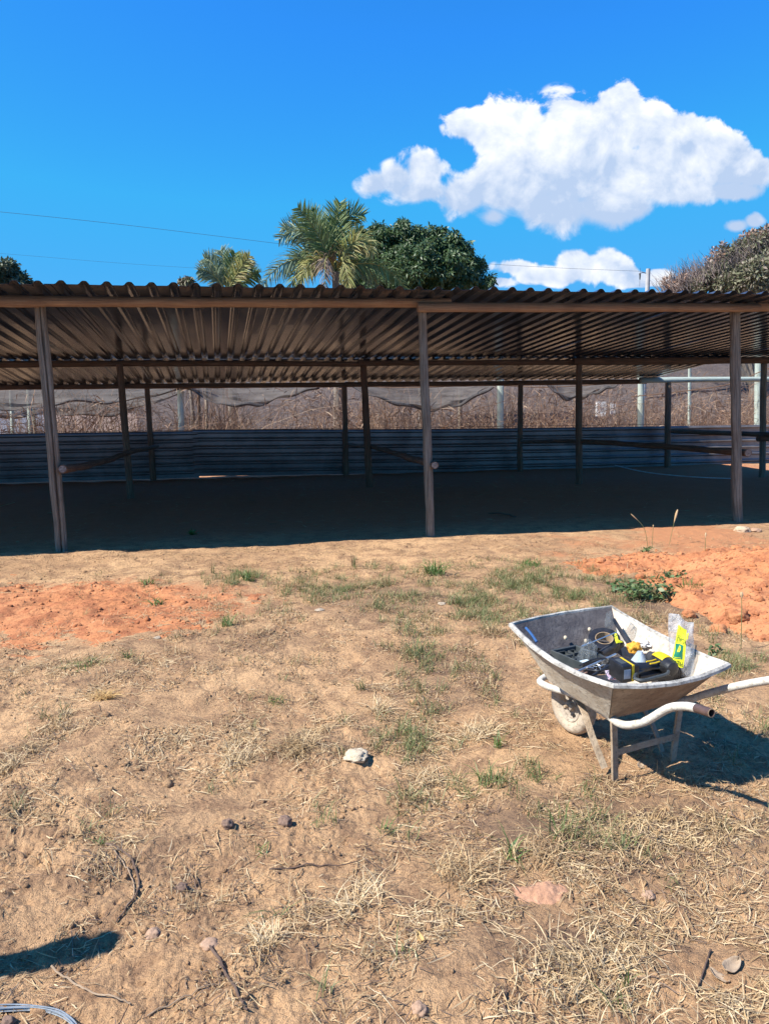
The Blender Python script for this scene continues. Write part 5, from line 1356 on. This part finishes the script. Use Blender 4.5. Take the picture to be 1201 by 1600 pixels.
# leafy weeds
def leafy_weed(px, py, n, r, hgt_, ls, label):
    p = G(px, py); e = tag(empty('leafy_weed', p), label, 'weed')
    c = rng.normal(0, 1, (n, 3)); c /= np.linalg.norm(c, axis=1)[:, None]; c *= rng.random((n, 1)) ** .4
    P0 = c * np.array([r, r * .6, hgt_ * .5]) + np.array([0, 0, hgt_ * .55])
    dv = rng.normal(0, 1, (n, 3)); dv[:, 2] *= .4; dv /= np.linalg.norm(dv, axis=1)[:, None]
    sd = np.cross(dv, np.array([0, 0, 1.]) + rng.normal(0, .4, (n, 3))); sd /= np.linalg.norm(sd, axis=1)[:, None]
    L_ = ls * rng.uniform(.6, 1.3, n)
    C = np.stack([P0 + dv * (L_ * t_)[:, None] + np.array([0, 0, -.3 * ls * t_ * t_]) for t_ in (0, .3, .65, 1)], 1)
    ribbons('leaves', C, np.stack([L_ * .05, L_ * .3, L_ * .28, L_ * .02], 1), sd, mWeed, e)
    b = MB()
    for i in range(9):
        q = Vector(P0[i]); b.tube([(q.x * .2, q.y * .2, -.01), (q.x * .6, q.y * .6, q.z * .6), q], [.003, .0025, .0015], 5)
    b.build('stems', mGrassG, e)
leafy_weed(1010, 938, 230, .26, .16, .045, 'bushy leafy weed behind the far side of the wheelbarrow')
leafy_weed(980, 925, 110, .18, .10, .045, 'smaller leafy weed left of the bushy one')
leafy_weed(1048, 915, 80, .16, .14, .04, 'sparse leafy weed between the bushy one and the mound')
leafy_weed(1010, 862, 40, .07, .06, .035, 'tiny leafy weed at the foot of the nodding seed stalk')
leafy_weed(1115, 1020, 30, .05, .07, .03, 'small leafy weed below the tall stalk at right')
# seed stalks
def stalk(px, py, tx, ty, curve, headl, label, hr=.006):
    p = G(px, py); d = Vector((0, p.y, 0)); tp = atY(tx, ty, p.y) ; e = tag(empty('seed_stalk', p), label, 'seed stalk')
    tp = tp - p; m = tp * .55 + Vector((-curve, 0, .03)); pts = catmull([Vector((0, 0, 0)), m, tp], 8)
    b = MB(); b.tube(pts, [.0028] * len(pts), 5); b.build('stem', mGrass, e)
    k = max(3, int(len(pts) * headl)); hp = pts[-k:]
    b = MB(); b.tube(hp, [hr * math.sin(math.pi * (i + .4) / (len(hp) + .2)) + .001 for i in range(len(hp))], 8); b.build('seed_head', mStrawP, e, True)
    return e
stalk(1012, 865, 985, 803, -.06, .35, 'nodding seed stalk standing against the shaded shed floor')
stalk(1045, 850, 1058, 796, .0, .55, 'thick upright seed stalk against the shaded shed floor', .012)
stalk(1018, 855, 1020, 820, .0, .3, 'short thin seed stalk between the nodding and the thick one')
stalk(1100, 875, 1102, 832, .0, .4, 'thin pale stalk on top of the orange mound')
stalk(1157, 1010, 1158, 925, .0, .25, 'tall green stalk with a pale tip in front of the orange mound', .009)
p = G(1157, 1010)
# dark vine, sticks, wire, dry leaf
def ground_line(pts, r, mat, name, label, cat, lift=.006, n=6):
    q = catmull([G(x, y) + Vector((0, 0, lift)) for x, y in pts], 6)
    for v in q: v.z = H(v.x, v.y) + lift
    b = MB(); b.tube(q, [r * (1 - .4 * i / len(q)) for i in range(len(q))], n); return tag(b.build(name, mat, None, True), label, cat)
mTwD = simple('dark_stick_bark', (.09, .055, .04), (.17, .11, .08), 20, .9, .3)
mTwL = simple('pale_stick_bark', (.30, .21, .14), (.42, .31, .21), 20, .9, .3)
ground_line([(165, 1320), (196, 1332), (214, 1360), (216, 1385), (200, 1412), (182, 1432)], .0042, mTwD, 'vine', 'dark curved dead vine at lower left', 'vine')
ground_line([(172, 1322), (190, 1345), (207, 1370), (208, 1395), (190, 1425)], .0028, mTwL, 'vine', 'paler thin vine inside the dark curved one', 'vine')
ground_line([(328, 1482), (345, 1512), (362, 1550), (380, 1590), (388, 1603)], .0048, mTwD, 'stick', 'long bent stick reaching the bottom edge left of centre', 'stick')
ground_line([(80, 1498), (110, 1524), (140, 1546), (170, 1560), (205, 1572)], .0032, mTwL, 'stick', 'pale stick curving below the corner shadow', 'stick', .012)
ground_line([(420, 1352), (480, 1346), (520, 1345), (570, 1340)], .0028, mTwD, 'stick', 'thin dark stick lying level in the centre foreground', 'stick')
ground_line([(130, 1328), (150, 1342), (163, 1358)], .004, mTwD, 'stick', 'short dark stick left of the curved vine', 'stick')
ground_line([(985, 1330), (960, 1352), (935, 1350)], .003, mTwL, 'stick', 'pale forked stick on the soil at right', 'stick')
ground_line([(1110, 1480), (1093, 1530), (1085, 1560)], .003, mTwD, 'stick', 'dark stick beside the dry leaf at lower right', 'stick')
ground_line([(660, 1085), (668, 1105)], .004, mTwD, 'stick', 'short dark upright stub near the pale clump', 'stick')
ground_line([(230, 1585), (300, 1560), (345, 1545)], .0022, mTwL, 'stick', 'fine pale stalk below the corner shadow', 'stick')
mWire = simple('galvanised_wire', (.26, .29, .32), (.40, .44, .47), 30, .45, .1, metal=.6)
wr = tag(empty('wire_bundle', G(60, 1578)), 'loose bundle of grey wire strands in the bottom left corner', 'wire')
for i in range(5):
    dx, dy = rng.uniform(-3, 3), rng.uniform(-3.5, 3.5)
    q = catmull([G(x + dx * s, y + dy * s) - wr.location + Vector((0, 0, .008 + .003 * i)) for (x, y, s) in ((-40, 1574, 1), (20, 1569, .8), (60, 1571, .3), (95, 1583, .8), (118, 1598, 1.5), (130, 1612, 2))], 6)
    b = MB(); b.tube(q, .0018, 6); b.build('strand', mWire, wr, True)
# dry leaf lower right
def dry_leaf(px, py, s, rz, label, mat):
    p = G(px, py); b = MB(); rows = []
    for i in range(9):
        u_ = i / 8 * 2 - 1; w_ = math.sqrt(max(0, 1 - u_ * u_)) * .55 * (1 - .25 * u_)
        rows.append([(u_ * s, v_ * w_ * s, s * (.25 * v_ * v_ + .18 * u_ * u_ + .05 * math.sin(6 * u_ + 4 * v_)) + .004) for v_ in (-1, -.66, -.33, 0, .33, .66, 1)])
    b.quad_grid(rows); o = b.build('dry_leaf', mat, None, True); o.location = p; o.rotation_euler = (.2, -.1, rz)
    m = o.modifiers.new('th', 'SOLIDIFY'); m.thickness = .001
    return tag(o, label, 'leaf')
mLeafD = simple('dry_leaf_tan', (.34, .24, .16), (.48, .37, .26), 30, .8, .3)
dry_leaf(1142, 1508, .036, .6, 'curled pale dry leaf at lower right', mLeafD)
dry_leaf(1122, 1520, .030, 2.2, 'second dry leaf left of the curled one', mLeafD)
dry_leaf(1000, 1190, .03, 1.2, 'flat grey leaf in the shadow under the wheelbarrow', mLeafD)
dry_leaf(655, 1478, .02, 1.9, 'small brown leaf in the centre foreground', mOchre)
